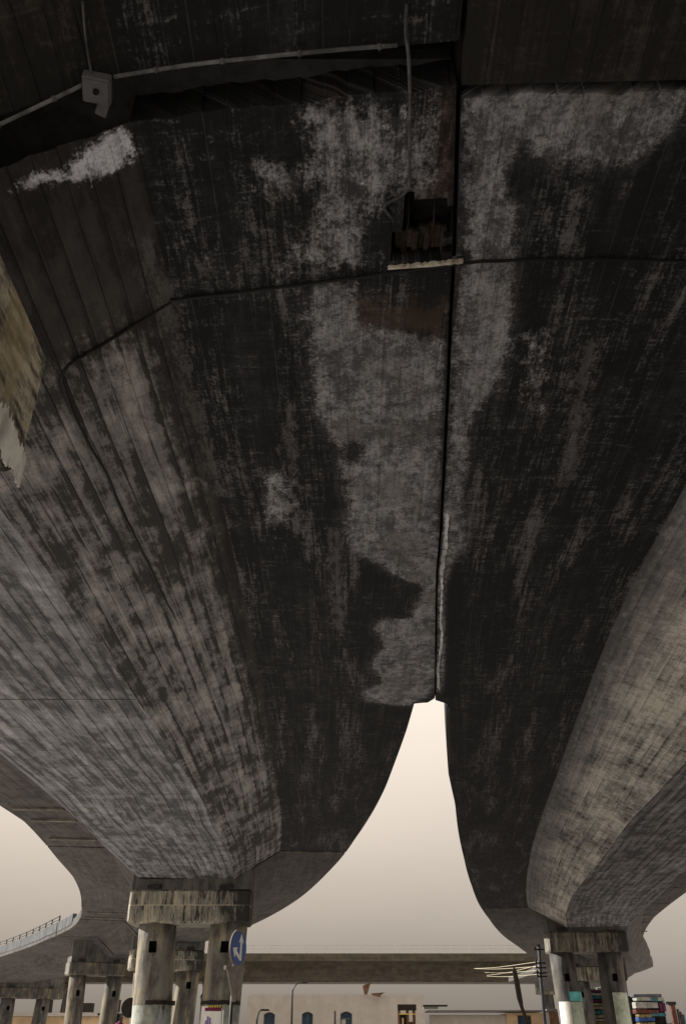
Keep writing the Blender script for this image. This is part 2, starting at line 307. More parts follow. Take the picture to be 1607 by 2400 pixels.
STREAK = [[(2.1, 5.29), (2.18, 5.29), (2.49, 7.37), (2.36, 7.53)], [(-0.56, 6.15), (-0.48, 6.15), (-0.53, 8.53), (-0.58, 8.53)], [(-0.14, 8.43), (-0.04, 8.43), (-0.02, 11.35), (-0.12, 11.35)], [(-1.54, 4.2), (-1.46, 4.16), (-1.4, 4.76), (-1.39, 5.85), (-1.35, 7.05), (-1.3, 7.7), (-1.4, 7.61), (-1.42, 6.55), (-1.46, 5.79), (-1.46, 4.8)]]
RUST = [[(0.15, 4.87), (0.85, 4.9), (0.86, 5.17), (0.15, 5.11)], [(-0.3, 2.87), (-0.1, 2.83), (-0.1, 2.99), (-0.31, 3.0)], [(0.57, 3.97), (0.81, 3.75), (0.72, 3.15), (0.68, 3.15), (0.71, 3.69)]]
SEAM = [(0.71, 2.49), (0.73, 2.95), (0.86, 4.41), (0.9, 5.01), (0.97, 5.85), (1.06, 7.05), (1.16, 8.42), (1.22, 9.56), (1.59, 13.72), (1.64, 14.27)]
EFFLO = [[(-1.868, 3.478), (-1.692, 3.361), (-1.557, 3.294), (-1.467, 3.253), (-1.431, 3.335), (-1.456, 3.525), (-1.592, 3.576), (-1.718, 3.581), (-1.819, 3.544), (-1.951, 3.533), (-2.13, 3.517), (-2.18, 3.514), (-2.078, 3.47), (-1.941, 3.452)]]
WEBSOOT = [[(-2.118, 3.065), (-1.404, 3.189), (-1.399, 4.817), (-1.549, 4.687), (-1.766, 4.371), (-2.139, 4.543), (-2.249, 4.003), (-2.446, 4.11)]]
CABLE = [(2.66, 4.4, 6.7), (1.97, 4.38, 6.7), (1.31, 4.39, 6.7), (0.85, 4.43, 6.7), (0.19, 4.55, 6.7), (-0.35, 4.64, 6.7), (-0.87, 4.72, 6.7), (-1.37, 4.8, 6.7), (-1.401, 4.83, 6.719), (-1.659, 4.923, 6.591), (-1.977, 5.035, 6.432), (-2.223, 5.115, 6.308), (-2.305, 5.184, 6.267), (-2.341, 5.285, 6.249), (-2.355, 5.638, 6.243), (-2.343, 6.137, 6.248), (-2.303, 6.644, 6.269), (-2.305, 7.324, 6.268), (-2.265, 8.289, 6.287), (-2.25, 9.26, 6.295), (-2.202, 10.267, 6.319), (-2.173, 12.186, 6.333), (-2.112, 15.217, 6.364), (-2.138, 18.699, 6.351)]
WEBBITS = [(-2.126, 3.091, 6.357), (-1.594, 2.96, 6.623), (-1.474, 2.922, 6.683), (-1.533, 2.965, 6.653), (-1.581, 2.856, 6.629), (-1.476, 3.066, 6.682)]
TOP = [(-1.48, 2.94), (0.35, 2.74), (0.38, 2.49), (0.4, 2.79), (0.47, 3.72), (0.27, 3.9), (-1.55, 2.49), (-1.59, 2.95), (0.31, 4.2), (0.43, 3.81), (0.69, 3.81), (0.91, 3.86), (0.95, 4.36), (0.35, 4.46), (0.76, 2.49)]
CORNER = [(1.27, 14.72), (1.81, 14.54)]
RPALE = [[(4.06, 8.43), (3.85, 8.59), (3.87, 9.46), (4.09, 10.42), (3.89, 10.42), (4.18, 11.36), (4.48, 12.24), (4.12, 12.64), (4.26, 13.6), (4.9, 14.27), (4.69, 10.23)]]
VEIN = [(1.19, 8.08), (1.25, 8.82), (1.27, 9.46), (1.33, 10.16), (1.4, 11.02), (1.47, 11.5), (1.55, 12.86), (1.64, 13.72)]
BLACKBAND = [(1.43, 9.01), (1.47, 9.07), (1.62, 10.11), (1.75, 11.35), (2.01, 14.1), (1.79, 14.1), (1.53, 11.35), (1.39, 9.84), (1.42, 9.36)]
STACK_A = [(15.75, 4.34, 1.42, 0.12, 'pale'), (15.73, 4.21, 1.42, 0.14, 'plum'), (15.7, 4.05, 1.42, 0.14, 'pale'), (15.68, 3.89, 1.41, 0.18, 'teal'), (15.64, 3.71, 1.41, 0.13, 'plum'), (15.7, 3.51, 1.35, 0.16, 'sand'), (15.66, 3.33, 1.35, 0.16, 'sand'), (15.62, 3.09, 1.33, 0.22, 'teal'), (15.59, 2.87, 1.34, 0.18, 'sand'), (15.56, 2.69, 1.34, 0.13, 'pale'), (15.53, 2.51, 1.32, 0.22, 'ochre')]
STACK_B = [(17.27, 3.79, 1.61, 0.15, 'slate'), (17.4, 3.62, 1.62, 0.19, 'pale'), (17.83, 3.57, 0.74, 0.19, 'teal'), (17.15, 3.32, 1.3, 0.34, 'pale'), (18.02, 3.22, 0.35, 0.46, 'plum'), (17.13, 3.0, 1.31, 0.21, 'rust'), (16.95, 2.8, 0.74, 0.16, 'ochre'), (17.73, 2.85, 0.84, 0.15, 'teal'), (17.01, 2.62, 0.92, 0.21, 'blue'), (17.0, 2.41, 0.88, 0.16, 'ochre')]
POST_R = [(16.89, 3.24), (17.09, 2.34), (17.12, 3.09), (17.46, 2.34)]
WIRES = [((13.12, 7.74), (10.35, 5.15)), ((13.12, 7.74), (10.32, 4.93)), ((14.35, 7.14), (10.35, 4.99)), ((14.16, 7.4), (10.34, 4.75)), ((14.34, 7.07), (10.34, 4.57))]
UPOLE = [(10.47, 5.79), (10.28, 4.24)]
DPOST = [(3.97, 3.02), (4.0, 2.76), (4.06, 2.24), (4.16, 1.92)]
TPOLE = [(-6.55, 4.01), (-6.6, 3.37), (-6.56, 2.26)]
WIN = [(-5.29, 2.97), (-2.56, 3.0), (0.23, 3.02), (-5.68, 3.37), (-4.91, 2.68), (-6.32, 4.4), (6.1, 4.4)]
MISC = {'lampA': (-0.45, 3.03), 'lampB': (-4.31, 2.62), 'armA': (-3.03, 4.35), 'armB': (-2.56, 4.72), 'kiosk0': (3.38, 3.5), 'kiosk1': (4.36, 2.48), 'eave': (6.32, 3.48), 'roof0': (6.74, 3.44), 'roof1': (15.14, 3.66), 'tan0': (12.61, 3.49), 'tan1': (15.12, 2.71), 'door0': (13.47, 3.21), 'door1': (14.4, 2.71), 'br0': (14.75, 3.52), 'br1': (15.73, 2.63), 'lt0': (-31.85, 3.78), 'lt1': (-24.71, 3.0), 'ltroof': (-31.89, 4.0), 'disc': (-7.1, 2.53), 'disc2': (-7.24, 2.53), 'hoop': (-5.76, 1.97), 'hoop2': (-5.77, 2.06), 'dk0': (-14.6, 3.11), 'dk1': (-13.93, 2.48), 'blk0': (-23.87, 4.19), 'blk1': (-22.72, 3.71), 'frag0': (1.42, 5.22), 'frag1': (2.04, 4.49), 'frag2': (2.07, 4.54), 'frag3': (3.05, 4.16), 'para': (-16.06, 7.11), 'cy0': (9.93, 3.46), 'cy1': (10.57, 3.09), 'gp0': (11.66, 3.41)}
def seg_sd(P, poly):
    """signed distance (positive inside) of points P[n,2] to a closed polygon"""
    poly = np.asarray(poly, float); n = len(poly); best = np.full(len(P), 1e9); ins = np.zeros(len(P), bool)
    for i in range(n):
        a, b = poly[i], poly[(i + 1) % n]; ab = b - a
        t = np.clip(((P - a) @ ab) / max(ab @ ab, 1e-12), 0, 1); q = P - a - t[:, None] * ab
        best = np.minimum(best, np.hypot(q[:, 0], q[:, 1]))
        c = (a[1] > P[:, 1]) != (b[1] > P[:, 1])
        with np.errstate(divide='ignore', invalid='ignore'): xi = a[0] + (P[:, 1] - a[1]) / (b[1] - a[1]) * (b[0] - a[0])
        ins ^= c & (P[:, 0] < xi)
    return np.where(ins, best, -best)
def pl_sd(P, line, w):
    best = np.full(len(P), 1e9); line = np.asarray(line, float)
    for a, b in zip(line[:-1], line[1:]):
        ab = b - a; t = np.clip(((P - a) @ ab) / max(ab @ ab, 1e-12), 0, 1); q = P - a - t[:, None] * ab
        best = np.minimum(best, np.hypot(q[:, 0], q[:, 1]))
    return w - best
def paint(o, P2, which):
    for nm, kind, geom in which:
        if kind == 'poly': v = np.max([seg_sd(P2, q) for q in geom], axis=0)
        elif kind == 'line': v = np.max([pl_sd(P2, q, w) for q, w in geom], axis=0)
        else: v = geom(P2)
        at = o.data.attributes.new(nm, 'FLOAT', 'POINT'); at.data.foreach_set('value', np.clip(v + 1, 0, 2).astype(np.float32))
# ------------------------------------------------------------------ viaduct alignments (plan, metres)
class Align:
    def __init__(s, pts):
        p = np.array([tuple(q)[:2] for q in smooth_path([(a, b, 0) for a, b in pts], 40)])
        s.p = p; d = np.diff(p, axis=0); s.S = np.r_[0, np.cumsum(np.hypot(d[:, 0], d[:, 1]))]
        t = np.gradient(p, axis=0); t /= np.hypot(t[:, 0], t[:, 1])[:, None]
        k = np.ones(61) / 61; tp = np.vstack([np.repeat(t[:1], 30, 0), t, np.repeat(t[-1:], 30, 0)])
        t = np.column_stack([np.convolve(tp[:, i], k, 'valid') for i in (0, 1)]); s.t = t / np.hypot(t[:, 0], t[:, 1])[:, None]
    def at(s, S):
        x = np.interp(S, s.S, s.p[:, 0]); y = np.interp(S, s.S, s.p[:, 1]); tx = np.interp(S, s.S, s.t[:, 0]); ty = np.interp(S, s.S, s.t[:, 1])
        return x, y, tx, ty
    def sY(s, Y): return float(np.interp(Y, s.p[:, 1], s.S))
    def off(s, pts):
        out = []
        for q in pts:
            q = np.array(q); i = int(np.argmin(((s.p - q) ** 2).sum(1))); d = q - s.p[i]; t = s.t[i]
            out.append((s.S[i] + d @ t, d @ np.array([t[1], -t[0]])))
        out.sort(); a = np.array(out); return lambda S, a=a: np.interp(S, a[:, 0], a[:, 1])
ZF, ZS, ZT = 6.72, 5.86, 7.02
AL = Align([(-4.0, -30), (-4.0, -15), (-4.0, 0), (-4.0, 10), (-4.0, 18), (-4.2, 24), (-4.85, 30), (-6.2, 38), (-8.3, 46), (-10.9, 53), (-15.0, 61), (-20.5, 70), (-28.5, 82), (-37, 93)])
AR = Align([(5.4, -30), (5.4, -15), (5.4, 0), (5.7, 9), (6.2, 15), (6.9, 21), (7.9, 28), (9.4, 36), (11.3, 44), (13.6, 52), (16.4, 60), (19.0, 68), (21.0, 78), (21.8, 88), (21.6, 100), (20.8, 112)])
SEAMX = [(0.66, -30), (.68, 0), (.71, 2.49), (.73, 2.95), (.86, 4.41), (.9, 5.01), (.97, 5.85), (1.06, 7.05), (1.16, 8.42), (1.22, 9.56), (1.40, 11.6), (1.59, 13.72), (1.63, 14.40)]
LL = dict(
 eL=AL.off([(-8.8, -30), (-8.8, 0), (-8.8, 15), (-8.83, 22.14), (-8.8, 24), (-9.08, 26.5), (-9.49, 29.5), (-9.94, 33.07), (-10.6, 36.46), (-11.65, 40.7), (-12.9, 45.26), (-14.83, 50.26), (-17.6, 55.5), (-24.75, 67.92), (-33.5, 80)]),
 wL=AL.off([(-7.35, -30), (-7.35, 0), (-7.3, 15), (-7.28, 24.24), (-7.5, 28.47), (-8.8, 38), (-11.3, 47.4)]),
 bL=AL.off([(-5.95, -30), (-5.95, 0), (-5.95, 14.5), (-5.9, 17.4), (-6.05, 20.2), (-6.08, 22.6), (-6.21, 26), (-6.43, 29.3), (-7.6, 38)]),
 bR=AL.off([(-3.22, -30), (-3.22, 0), (-3.24, 6.75), (-3.17, 7.8), (-3.13, 9.2), (-3.05, 11.64), (-2.95, 17.2), (-3.0, 22.1), (-3.4, 28), (-4.7, 38)]),
 wR=AL.off([(-1.4, -30), (-1.4, 0), (-1.4, 4.8), (-1.4, 5.85), (-1.36, 8), (-1.36, 14.16), (-1.58, 20.88), (-2.01, 28.04), (-3.2, 38)]),
 eR=AL.off([(a - .015, b) for a, b in SEAMX] + [(1.28, 14.46), (1.24, 15.95), (1.15, 17.8), (1.02, 20.23), (.69, 23.71), (.36, 26.32), (-.11, 29.74), (-.86, 33.94), (-2.24, 40.15), (-3.53, 44.6), (-5.1, 49.26), (-8.2, 56.5)]))
RL = dict(
 eL=AR.off([(a + .018, b) for a, b in SEAMX] + [(1.86, 14.47), (1.94, 14.74), (2.49, 19.73), (2.99, 22.71), (3.99, 29.35), (5.08, 35.58), (6.04, 40.56), (7.22, 45.6), (9.48, 54.44), (13.08, 66.16), (16.5, 80)]),
 wL=AR.off([(3.55, -30), (3.6, 0), (3.81, 9.38), (3.96, 11.35), (4.2, 13.6), (4.44, 15.69), (4.87, 19.25), (5.4, 23.76), (5.78, 26.7), (6.35, 30.45), (8.04, 39.89), (10, 48)]),
 bL=AR.off([(5.2, -30), (5.3, 0), (6.0, 12), (6.2, 15.13), (6.41, 17.6), (6.59, 20.1), (6.97, 23.1), (7.3, 25.74), (8.0, 31.8), (8.95, 36.97), (10.2, 42)]),
 bR=AR.off([(8.0, -30), (8.2, 0), (9.1, 15), (10.0, 25), (11.2, 33), (12.6, 41)]),
 wR=AR.off([(9.5, -30), (9.7, 0), (10.5, 15), (11.3, 25), (12.4, 33), (13.6, 41)]),
 eR=AR.off([(11.2, -30), (11.4, 0), (12.0, 15), (12.8, 26), (13.97, 36.9), (14.4, 39.9), (15.2, 44.9), (16.9, 52.16), (18.5, 57.97), (21, 65.8), (23.1, 71.3), (25.2, 76.9), (26.0, 83.3), (26.2, 87.2), (26, 100)]))
def stations(al, y0, y1, fine):
    a, b = al.sY(y0), al.sY(y1); out = [a]; s = a
    while s < b - 1e-6:
        y = float(np.interp(s, al.S, al.p[:, 1]))
        st = fine if not callable(fine) else fine(y)
        s = min(s + st, b); out.append(s)
    jump = [al.sY(q_) for q_ in (14.40, 14.46, 11.84, 11.86, 11.88, 17.43, 17.45, 17.47)]
    for q in jump:
        if a < q < b: out.append(q)
    return np.unique(np.round(out, 4))
def lateral(width, bw, fine):
    """offsets across a face with a groove vertex at each board joint"""
    us, dp = [], []; k = 0
    while k * bw < width + bw:
        u = k * bw
        us.append(u); dp.append((k, 'g'))
        if fine:
            us += [u + .006, u + bw * .5, u + bw - .006]; dp += [(k, 'b')] * 3
        else:
            us += [u + .012, u + bw - .012]; dp += [(k, 'b')] * 2
        k += 1
    return np.array(us), dp
def board_sheet(name, al, S, A, B, zA, zB, bw, mat, parent, stains, fine, relief=.004, ztop=None, edge_face=False, ragged=0.0, flip=False, hole=None, skew=None):
    """sheet of board-formed concrete from line A (offset fn, height zA) across to line B; boards counted from A"""
    oa, ob = A(S), B(S); x, y, tx, ty = al.at(S); n = len(S)
    wid = np.hypot(ob - oa, zB - zA); us, dp = lateral(wid.max(), bw, fine); m = len(us)
    sgn = np.sign((ob - oa).mean())
    U = np.minimum(us[None, :], wid[:, None]); F = U / wid[:, None]
    off = oa[:, None] + (ob - oa)[:, None] * F; z = zA + (zB - zA) * F
    seg = np.floor((S[:, None] + 9 * np.array([((k * 7919) % 97) / 97 for k, _ in dp])[None, :]) / 2.6).astype(int)
    kk = np.array([k for k, _ in dp]); gr = np.array([t == 'g' for _, t in dp])
    hsh = np.sin(kk[None, :] * 12.9898 + seg * 78.233) * 43758.5453; hsh = hsh - np.floor(hsh)
    dn = (hsh - .5) * 2 * relief; dn[:, gr] = relief * 2.0          # up = into the concrete
    dn[:, 0] = 0; dn[U >= wid[:, None] - 1e-6] = 0
    # outward-up normal of the sheet (pointing into the structure)
    tilt = np.arctan2(zB - zA, np.abs(ob - oa)); nx = -np.sin(tilt)[:, None] * sgn; nz = np.cos(tilt)[:, None]
    off = off + dn * nx; z = z + dn * nz
    rag = np.zeros((n, m))
    if ragged: rag[0, :] = ragged * (np.sin(us * 7.3) * .5 + np.sin(us * 61.7 + 1) * .15 + np.array([((k * 31) % 17) / 17 - .5 for k in range(m)]))
    if skew:
        e = S[0] if skew[1] == 0 else S[-1]
        rag = rag + skew[0] * (.72 - (x[:, None] + off * ty[:, None])) * np.exp(-np.abs(S - e) / 1.6)[:, None]
    X = x[:, None] + off * ty[:, None] + rag * tx[:, None]; Y = y[:, None] - off * tx[:, None] + rag * ty[:, None]
    V = np.stack([X, Y, z], -1).reshape(-1, 3)
    faces = []
    for i in range(n - 1):
        for j in range(m - 1):
            a = i * m + j; q = (a, a + 1, a + m + 1, a + m)
            if U[i, j] >= wid[i] - 1e-6 and U[i + 1, j] >= wid[i + 1] - 1e-6: continue
            faces.append(q if (sgn > 0) != flip else q[::-1])
    uvU = (oa[:, None] * 0 + U); uvV = np.broadcast_to(S[:, None], U.shape)
    extra = []; nb = len(V); uvx = [uvU.reshape(-1), uvV.reshape(-1)]
    if ztop is not None:
        ring = [[i * m + m - 1 for i in range(n)]] if edge_face else []
        ring += [[j for j in range(m)], [(n - 1) * m + j for j in range(m)]]
        for rg in ring:
            base = len(V); add = V[rg].copy(); add[:, 2] = ztop; V = np.vstack([V, add])
            dz = ztop - V[rg][:, 2]
            uvx[0] = np.r_[uvx[0], uvx[0][rg] + dz]; uvx[1] = np.r_[uvx[1], uvx[1][rg]]
            for a in range(len(rg) - 1):
                if np.allclose(V[rg[a]], V[rg[a + 1]]): continue
                faces.append((rg[a], rg[a + 1], base + a + 1, base + a))
    o = mesh_obj(name, V, faces, mat, parent)
    me = o.data; uvl = me.uv_layers.new(name='UVMap'); idx = np.zeros(len(me.loops), int); me.loops.foreach_get('vertex_index', idx)
    uvl.data.foreach_set('uv', np.column_stack([uvx[0][idx], uvx[1][idx]]).astype(np.float32).ravel())
    if stains: paint(o, V[:, :2], stains)
    if hole is not None:
        bm = bmesh.new(); bm.from_mesh(me); fs = [f for f in bm.faces if hole(f.calc_center_median())]
        r = bmesh.ops.extrude_face_region(bm, geom=fs); nv = [q for q in r['geom'] if isinstance(q, bmesh.types.BMVert)]
        for q in nv: q.co.z += .17 + random.uniform(-.02, .02)
        bmesh.ops.delete(bm, geom=[f for f in fs if f.is_valid], context='FACES')
        me.materials.append(M['void'])
        for f in bm.faces:
            c = f.calc_center_median()
            if c.z > ZF + .13 and c.z < ZT - .05 and hole(c): f.material_index = 1
        bm.to_mesh(me); bm.free()
    return o
def strip(name, al, S, prof, mat, parent, close=True):
    """solid swept along the alignment; prof = list of (offset fn or number-fn, z)"""
    x, y, tx, ty = al.at(S); V = []; m = len(prof)
    offs = [p[0](S) + (p[2] if len(p) > 2 else 0) for p in prof]
    for i in range(len(S)):
        for j in range(m): V.append((x[i] + offs[j][i] * ty[i], y[i] - offs[j][i] * tx[i], prof[j][1]))
    F = []
    for i in range(len(S) - 1):
        for j in range(m):
            a = i * m + j; b = i * m + (j + 1) % m; F.append((a, b, b + m, a + m))
    F.append(tuple(range(m))[::-1]); F.append(tuple((len(S) - 1) * m + j for j in range(m)))
    o = mesh_obj(name, V, F, mat, parent); return o
def rail(al, S, fn, parent,  name='railing', inset=0.0, z0=7.92, every=2.0, h=.35):
    x, y, tx, ty = al.at(S); o = fn(S) + inset
    P = np.column_stack([x + o * ty, y - o * tx])
    tube(name, [(a, b, z0 + h) for a, b in P], .035, M['darkpole'], parent, 6)
    tube(name, [(a, b, z0 + h * .5) for a, b in P], .025, M['darkpole'], parent, 6)
    s = S[0]
    while s <= S[-1]:
        a, b = np.interp(s, S, P[:, 0]), np.interp(s, S, P[:, 1])
        box('rail_post', (a, b, z0 + h / 2), (.06, .06, h), M['darkpole'], parent); s += every
def girder(label, al, L, y0, y1, mats, fine=None, stains={}, hole=None, ragged=0.0, parL=None, parR=None, rails=None, ph=.9, skew=None, coarse=.6, group=None):
    bL_mid = None
    x0, yy0, _, _ = al.at(al.sY(y0)); root = thing('box_girder_span', label, 'bridge', (0, 0, 0), 0, group)
    S = stations(al, y0, y1, fine or coarse); hi = fine is not None
    Sc = stations(al, y0, y1, 1.0)
    board_sheet('flange', al, S, L['wR'], L['eR'], ZF, ZF, .16, mats[0], root, stains.get('fR'), hi, .0018, ZT, True, ragged, hole=hole, skew=skew)
    board_sheet('flange', al, S, L['wL'], L['eL'], ZF, ZF, .16, mats[3], root, stains.get('fL'), hi, .0018, ZT, True, ragged, skew=skew)
    board_sheet('web', al, S, L['wR'], L['bR'], ZF, ZS, .17, mats[1], root, stains.get('wR'), hi, .0035, ragged=ragged, skew=skew)
    board_sheet('web', al, S, L['wL'], L['bL'], ZF, ZS, .17, mats[4], root, stains.get('wL'), hi, .0035, skew=skew)
    board_sheet('soffit', al, S, L['bL'], L['bR'], ZS, ZS, .2, mats[2], root, stains.get('so'), hi, .004, skew=skew)
    for sa in (al.sY(y0) + (.75 if skew and skew[1] == 0 else 0), al.sY(y1) - .3):
        strip('end_diaphragm', al, np.array([sa + .02, sa + .28]), [(L['wL'], ZF + .25), (L['wL'], ZF + .004, .01), (L['bL'], ZS + .02), (L['bR'], ZS + .02), (L['wR'], ZF + .004, -.01), (L['wR'], ZF + .25)], M['far'], root)
    strip('deck_slab', al, Sc, [(L['eL'], ZT - .004, .012), (L['eR'], ZT - .004, -.012), (L['eR'], ZT + .12, -.012), (L['eL'], ZT + .12, .012)], M['deck'], root)
    for rng, fn, sg in ((parL, L['eL'], 1), (parR, L['eR'], -1)):
        if rng:
            Sp = stations(al, rng[0], rng[1], .8); Sp = Sp[(Sp >= al.sY(rng[0])) & (Sp <= al.sY(rng[1]))]
            strip('parapet', al, Sp, [(fn, ZT - .10, -sg * .03), (fn, ZT - .10, -sg * .004), (fn, ZT + .12, -sg * .004), (fn, ZT + .12, sg * .2), (fn, ZT + ph, sg * .17), (fn, ZT + ph, -sg * .03)], M['parapet'], root)
            if rails: rail(al, Sp, fn, root, inset=sg * .08, z0=ZT + ph)
    return root
def transverse(al, s, o0, o1, z, w, h, mat, parent, name='rib'):
    x, y, tx, ty = al.at(s); c = (o0 + o1) / 2
    return box(name, (x + c * ty, y - c * tx, z - h / 2), (abs(o1 - o0), w, h), mat, parent, math.atan2(-tx, ty), .008)

finestep = lambda y: .07 if y < 7 else (.11 if y < 11 else (.2 if y < 18 else .45))
ST_FL = [('pale', 'poly', PALE), ('mott', 'poly', MOTT), ('streak', 'poly', STREAK), ('rust', 'poly', RUST),
         ('darkline', 'line', [([(a, b) for a, b in SEAM[1:7]], .026)]), ('vein', 'line', [(VEIN, .018)])]
ST_FR = [('pale', 'poly', PALE), ('mott', 'poly', MOTT + RPALE), ('streak', 'poly', STREAK), ('darkline', 'poly', [BLACKBAND]), ('vein', 'line', [(VEIN, .018)])]
ST_WEB = [('efflo', 'poly', EFFLO), ('websoot', 'fn', lambda P: np.maximum(np.clip((4.9 - P[:, 1]) * .35 + .12, -1, .3), (P[:, 0] + 1.62) * .9)), ('streak', 'poly', STREAK)]
ST_SO = [('groove', 'fn', lambda P: .012 - np.minimum(np.abs(P[:, 1] - 11.86), np.abs(P[:, 1] - 17.45)))]
ST_RWEB = [('greyed', 'fn', lambda P: .42 - (P[:, 0] - np.interp(P[:, 1], [3, 9.4, 13.6, 19, 27, 40], [3.65, 3.81, 4.2, 4.85, 5.8, 8.05])) * .75), ('websoot', 'fn', lambda P: .16 - (P[:, 0] - np.interp(P[:, 1], [3, 9.4, 13.6, 19, 27], [3.5, 3.75, 4.2, 4.8, 5.7])) * 1.1)]
hole = lambda c: (.37 < c.x < .80 + .03 * math.sin(c.y * 40) and 3.82 < c.y < 4.40 and c.z < 7.0 and (c.y > 4.12 or c.x > .47))
far5 = [M['far']] * 5
# the spans; every joint is a real gap
gl1 = girder('long sooty viaduct span overhead on the left with pale lime patches', AL, LL, 3.0, 27.9, [M['flange'], M['web'], M['soffit'], M['far'], M['soffit']], finestep, dict(fR=ST_FL, wR=ST_WEB, so=ST_SO), hole, .018, (3.0, 27.9), (14.6, 27.9), skew=(.115, 0), group=None)
gr1 = girder('sooty viaduct span overhead on the right with warm pale web', AR, RL, 2.96, 41.0, [M['far'], M['soffit'], M['soffit'], M['flange'], M['rweb']], finestep, dict(fL=ST_FR, wL=ST_RWEB), None, .018, (14.6, 41.0), (2.96, 41.0))

gl1['label'] = 'long sooty viaduct span overhead on the left with pale lime patches'
gl2 = girder('brown viaduct span curving left behind the front twin column pier', AL, LL, 28.08, 47.2, far5, None, {}, None, 0, None, (28.1, 47.2), False, .95)
gl3 = girder('short viaduct span between the second and third left piers', AL, LL, 47.45, 55.6, far5, None, {}, None, 0, (50.6, 55.6), (47.5, 55.6), False, .4)
gl4 = girder('farthest left viaduct span with railed parapet against the sky', AL, LL, 55.8, 92.0, far5, None, {}, None, 0, (55.8, 92), (55.8, 92), True, .4)
gr2 = girder('curved viaduct span beyond the right twin column pier', AR, RL, 41.2, 68.0, far5, None, {}, None, 0, None, (41.2, 68), False, .25)
gr3 = girder('farthest right viaduct span whose tip shows past the pier', AR, RL, 68.2, 98.0, far5, None, {}, None, 0, None, (68.2, 98), False, .25)
gl0 = girder('dark viaduct span above the camera on the left of the seam', AL, LL, -28.0, 2.72, [M['flange'], M['patch'], M['patch'], M['far'], M['far']], 0.3, {}, None, 0, (-28, 2.7), None, skew=(.10, 1))
gr0 = girder('brown plastered viaduct span above the camera right of the seam', AR, RL, -28.0, 2.885, [M['far'], M['patch'], M['patch'], M['patch'], M['patch']], 0.3, {}, None, 0, None, (-28, 2.8))
# sealing strips: along the seam between the decks and across the joints above the camera
sm = [(a, b) for a, b in SEAMX if b > -31]
Ss = stations(AL, -28, 14.42, .8); fs = AL.off(sm)
strip('seam_filler', AL, Ss, [(fs, 6.80, -.014), (fs, 6.80, .017), (fs, 7.13, .017), (fs, 7.13, -.014)], M['void'], gl1)
Sj = np.array([AL.sY(2.5), AL.sY(4.4)])
strip('joint_seal', AL, Sj, [(LL['eL'], 7.20, 0), (LL['eR'], 7.20, .2), (LL['eR'], 7.3, .2), (LL['eL'], 7.3, 0)], M['void'], gl1)
Sj = np.array([AR.sY(2.7), AR.sY(3.06)])
strip('joint_seal', AR, Sj, [(RL['eL'], 7.21, 0), (RL['eR'], 7.21, 0), (RL['eR'], 7.3, 0), (RL['eL'], 7.3, 0)], M['void'], gr1)
fq = AL.off(sm); strip('seam_cover', AL, Ss, [(fq, 7.15, -.3), (fq, 7.15, .3), (fq, 7.19, .3), (fq, 7.19, -.3)], M['void'], gl1)
# closure strip that fills the widening wedge where the decks part
x0 = [(1.02, 14.43, 0)]
# ribs and drip ledges under the far flanges
def off_at(fn, al, Y): return float(fn(al.sY(Y)))
for Y, a in ((22.6, .0), (24.0, .05), (26.6, .05)):
    s_ = AL.sY(Y); transverse(AL, s_, off_at(LL['eL'], AL, Y) + .25 + a, off_at(LL['wL'], AL, Y) - .02, ZF + .003, .13, .06, M['ribc'], gl1)
for Y in (44.2, 46.2):
    s_ = AL.sY(Y); transverse(AL, s_, off_at(LL['eL'], AL, Y) + .2, off_at(LL['wL'], AL, Y) - .1, ZF + .003, .12, .05, M['ribc'], gl2)
for Y in (36.5, 33.0):
    s_ = AR.sY(Y); transverse(AR, s_, off_at(RL['wR'], AR, Y) + .3, off_at(RL['eR'], AR, Y) - .6, ZF + .003, .14, .05, M['ribc'], gr1)
for Y in (45.0, 48.0, 52.0):
    s_ = AR.sY(Y); transverse(AR, s_, off_at(RL['wR'], AR, Y) + .3, off_at(RL['eR'], AR, Y) - 1.0, ZF + .003, .16, .05, M['ribc'], gr2)
s_ = AL.sY(28.0) - .18
transverse(AL, AL.sY(27.86), off_at(LL['wR'], AL, 27.9) + .03, off_at(LL['eR'], AL, 27.9) - .12, ZF + .003, .09, .05, M['ribc'], gl1, 'joint_nosing')
transverse(AR, AR.sY(40.9), off_at(RL['eL'], AR, 40.9) + .15, off_at(RL['wL'], AR, 40.9) - .03, ZF + .003, .1, .05, M['ribc'], gr1, 'joint_nosing')
# broken recess in the flange: jagged pale lip, rebar
lp = [(.35, 4.475), (.93, 4.425)]; n_ = 26; V = []; F = []
edge = [(.35 + .58 * i / n_, 4.475 - .05 * i / n_ - .012 - .022 * abs(math.sin(i * 1.1 + .6 * math.sin(i))) * (.5 + i / n_)) for i in range(n_ + 1)]
base = [(.35 + .58 * i / n_, 4.475 - .05 * i / n_) for i in range(n_ + 1)]
for z in (ZF - .030, ZF + .05):
    V += [(x, y, z + (.006 * math.sin(x * 90) if z < ZF else 0)) for x, y in edge] + [(x, y, z) for x, y in base]
m_ = n_ + 1
for i in range(n_):
    F += [(i, i + 1, m_ + i + 1, m_ + i), (i, 2 * m_ + i, 2 * m_ + i + 1, i + 1), (m_ + i, m_ + i + 1, 3 * m_ + i + 1, 3 * m_ + i)]
F += [(0, m_, 3 * m_, 2 * m_), (n_, 2 * m_ + n_, 3 * m_ + n_, m_ + n_)]
mesh_obj('recess_lip', V, F, M['lipc'], gl1)
bm = bmesh.new()
for i in range(9): add_box(bm, (.42 + .044 * i, 4.28 + random.uniform(-.03, .03), ZF + .10 + random.uniform(-.015, .02)), (.045, .20 + random.uniform(-.05, .05), .05), random.uniform(-.1, .1), .006)
bm_obj('broken_concrete', bm, M['voidbrown'], gl1)
vp = smooth_path([(a, b, ZF) for a, b in VEIN], 16); V = []; F = []
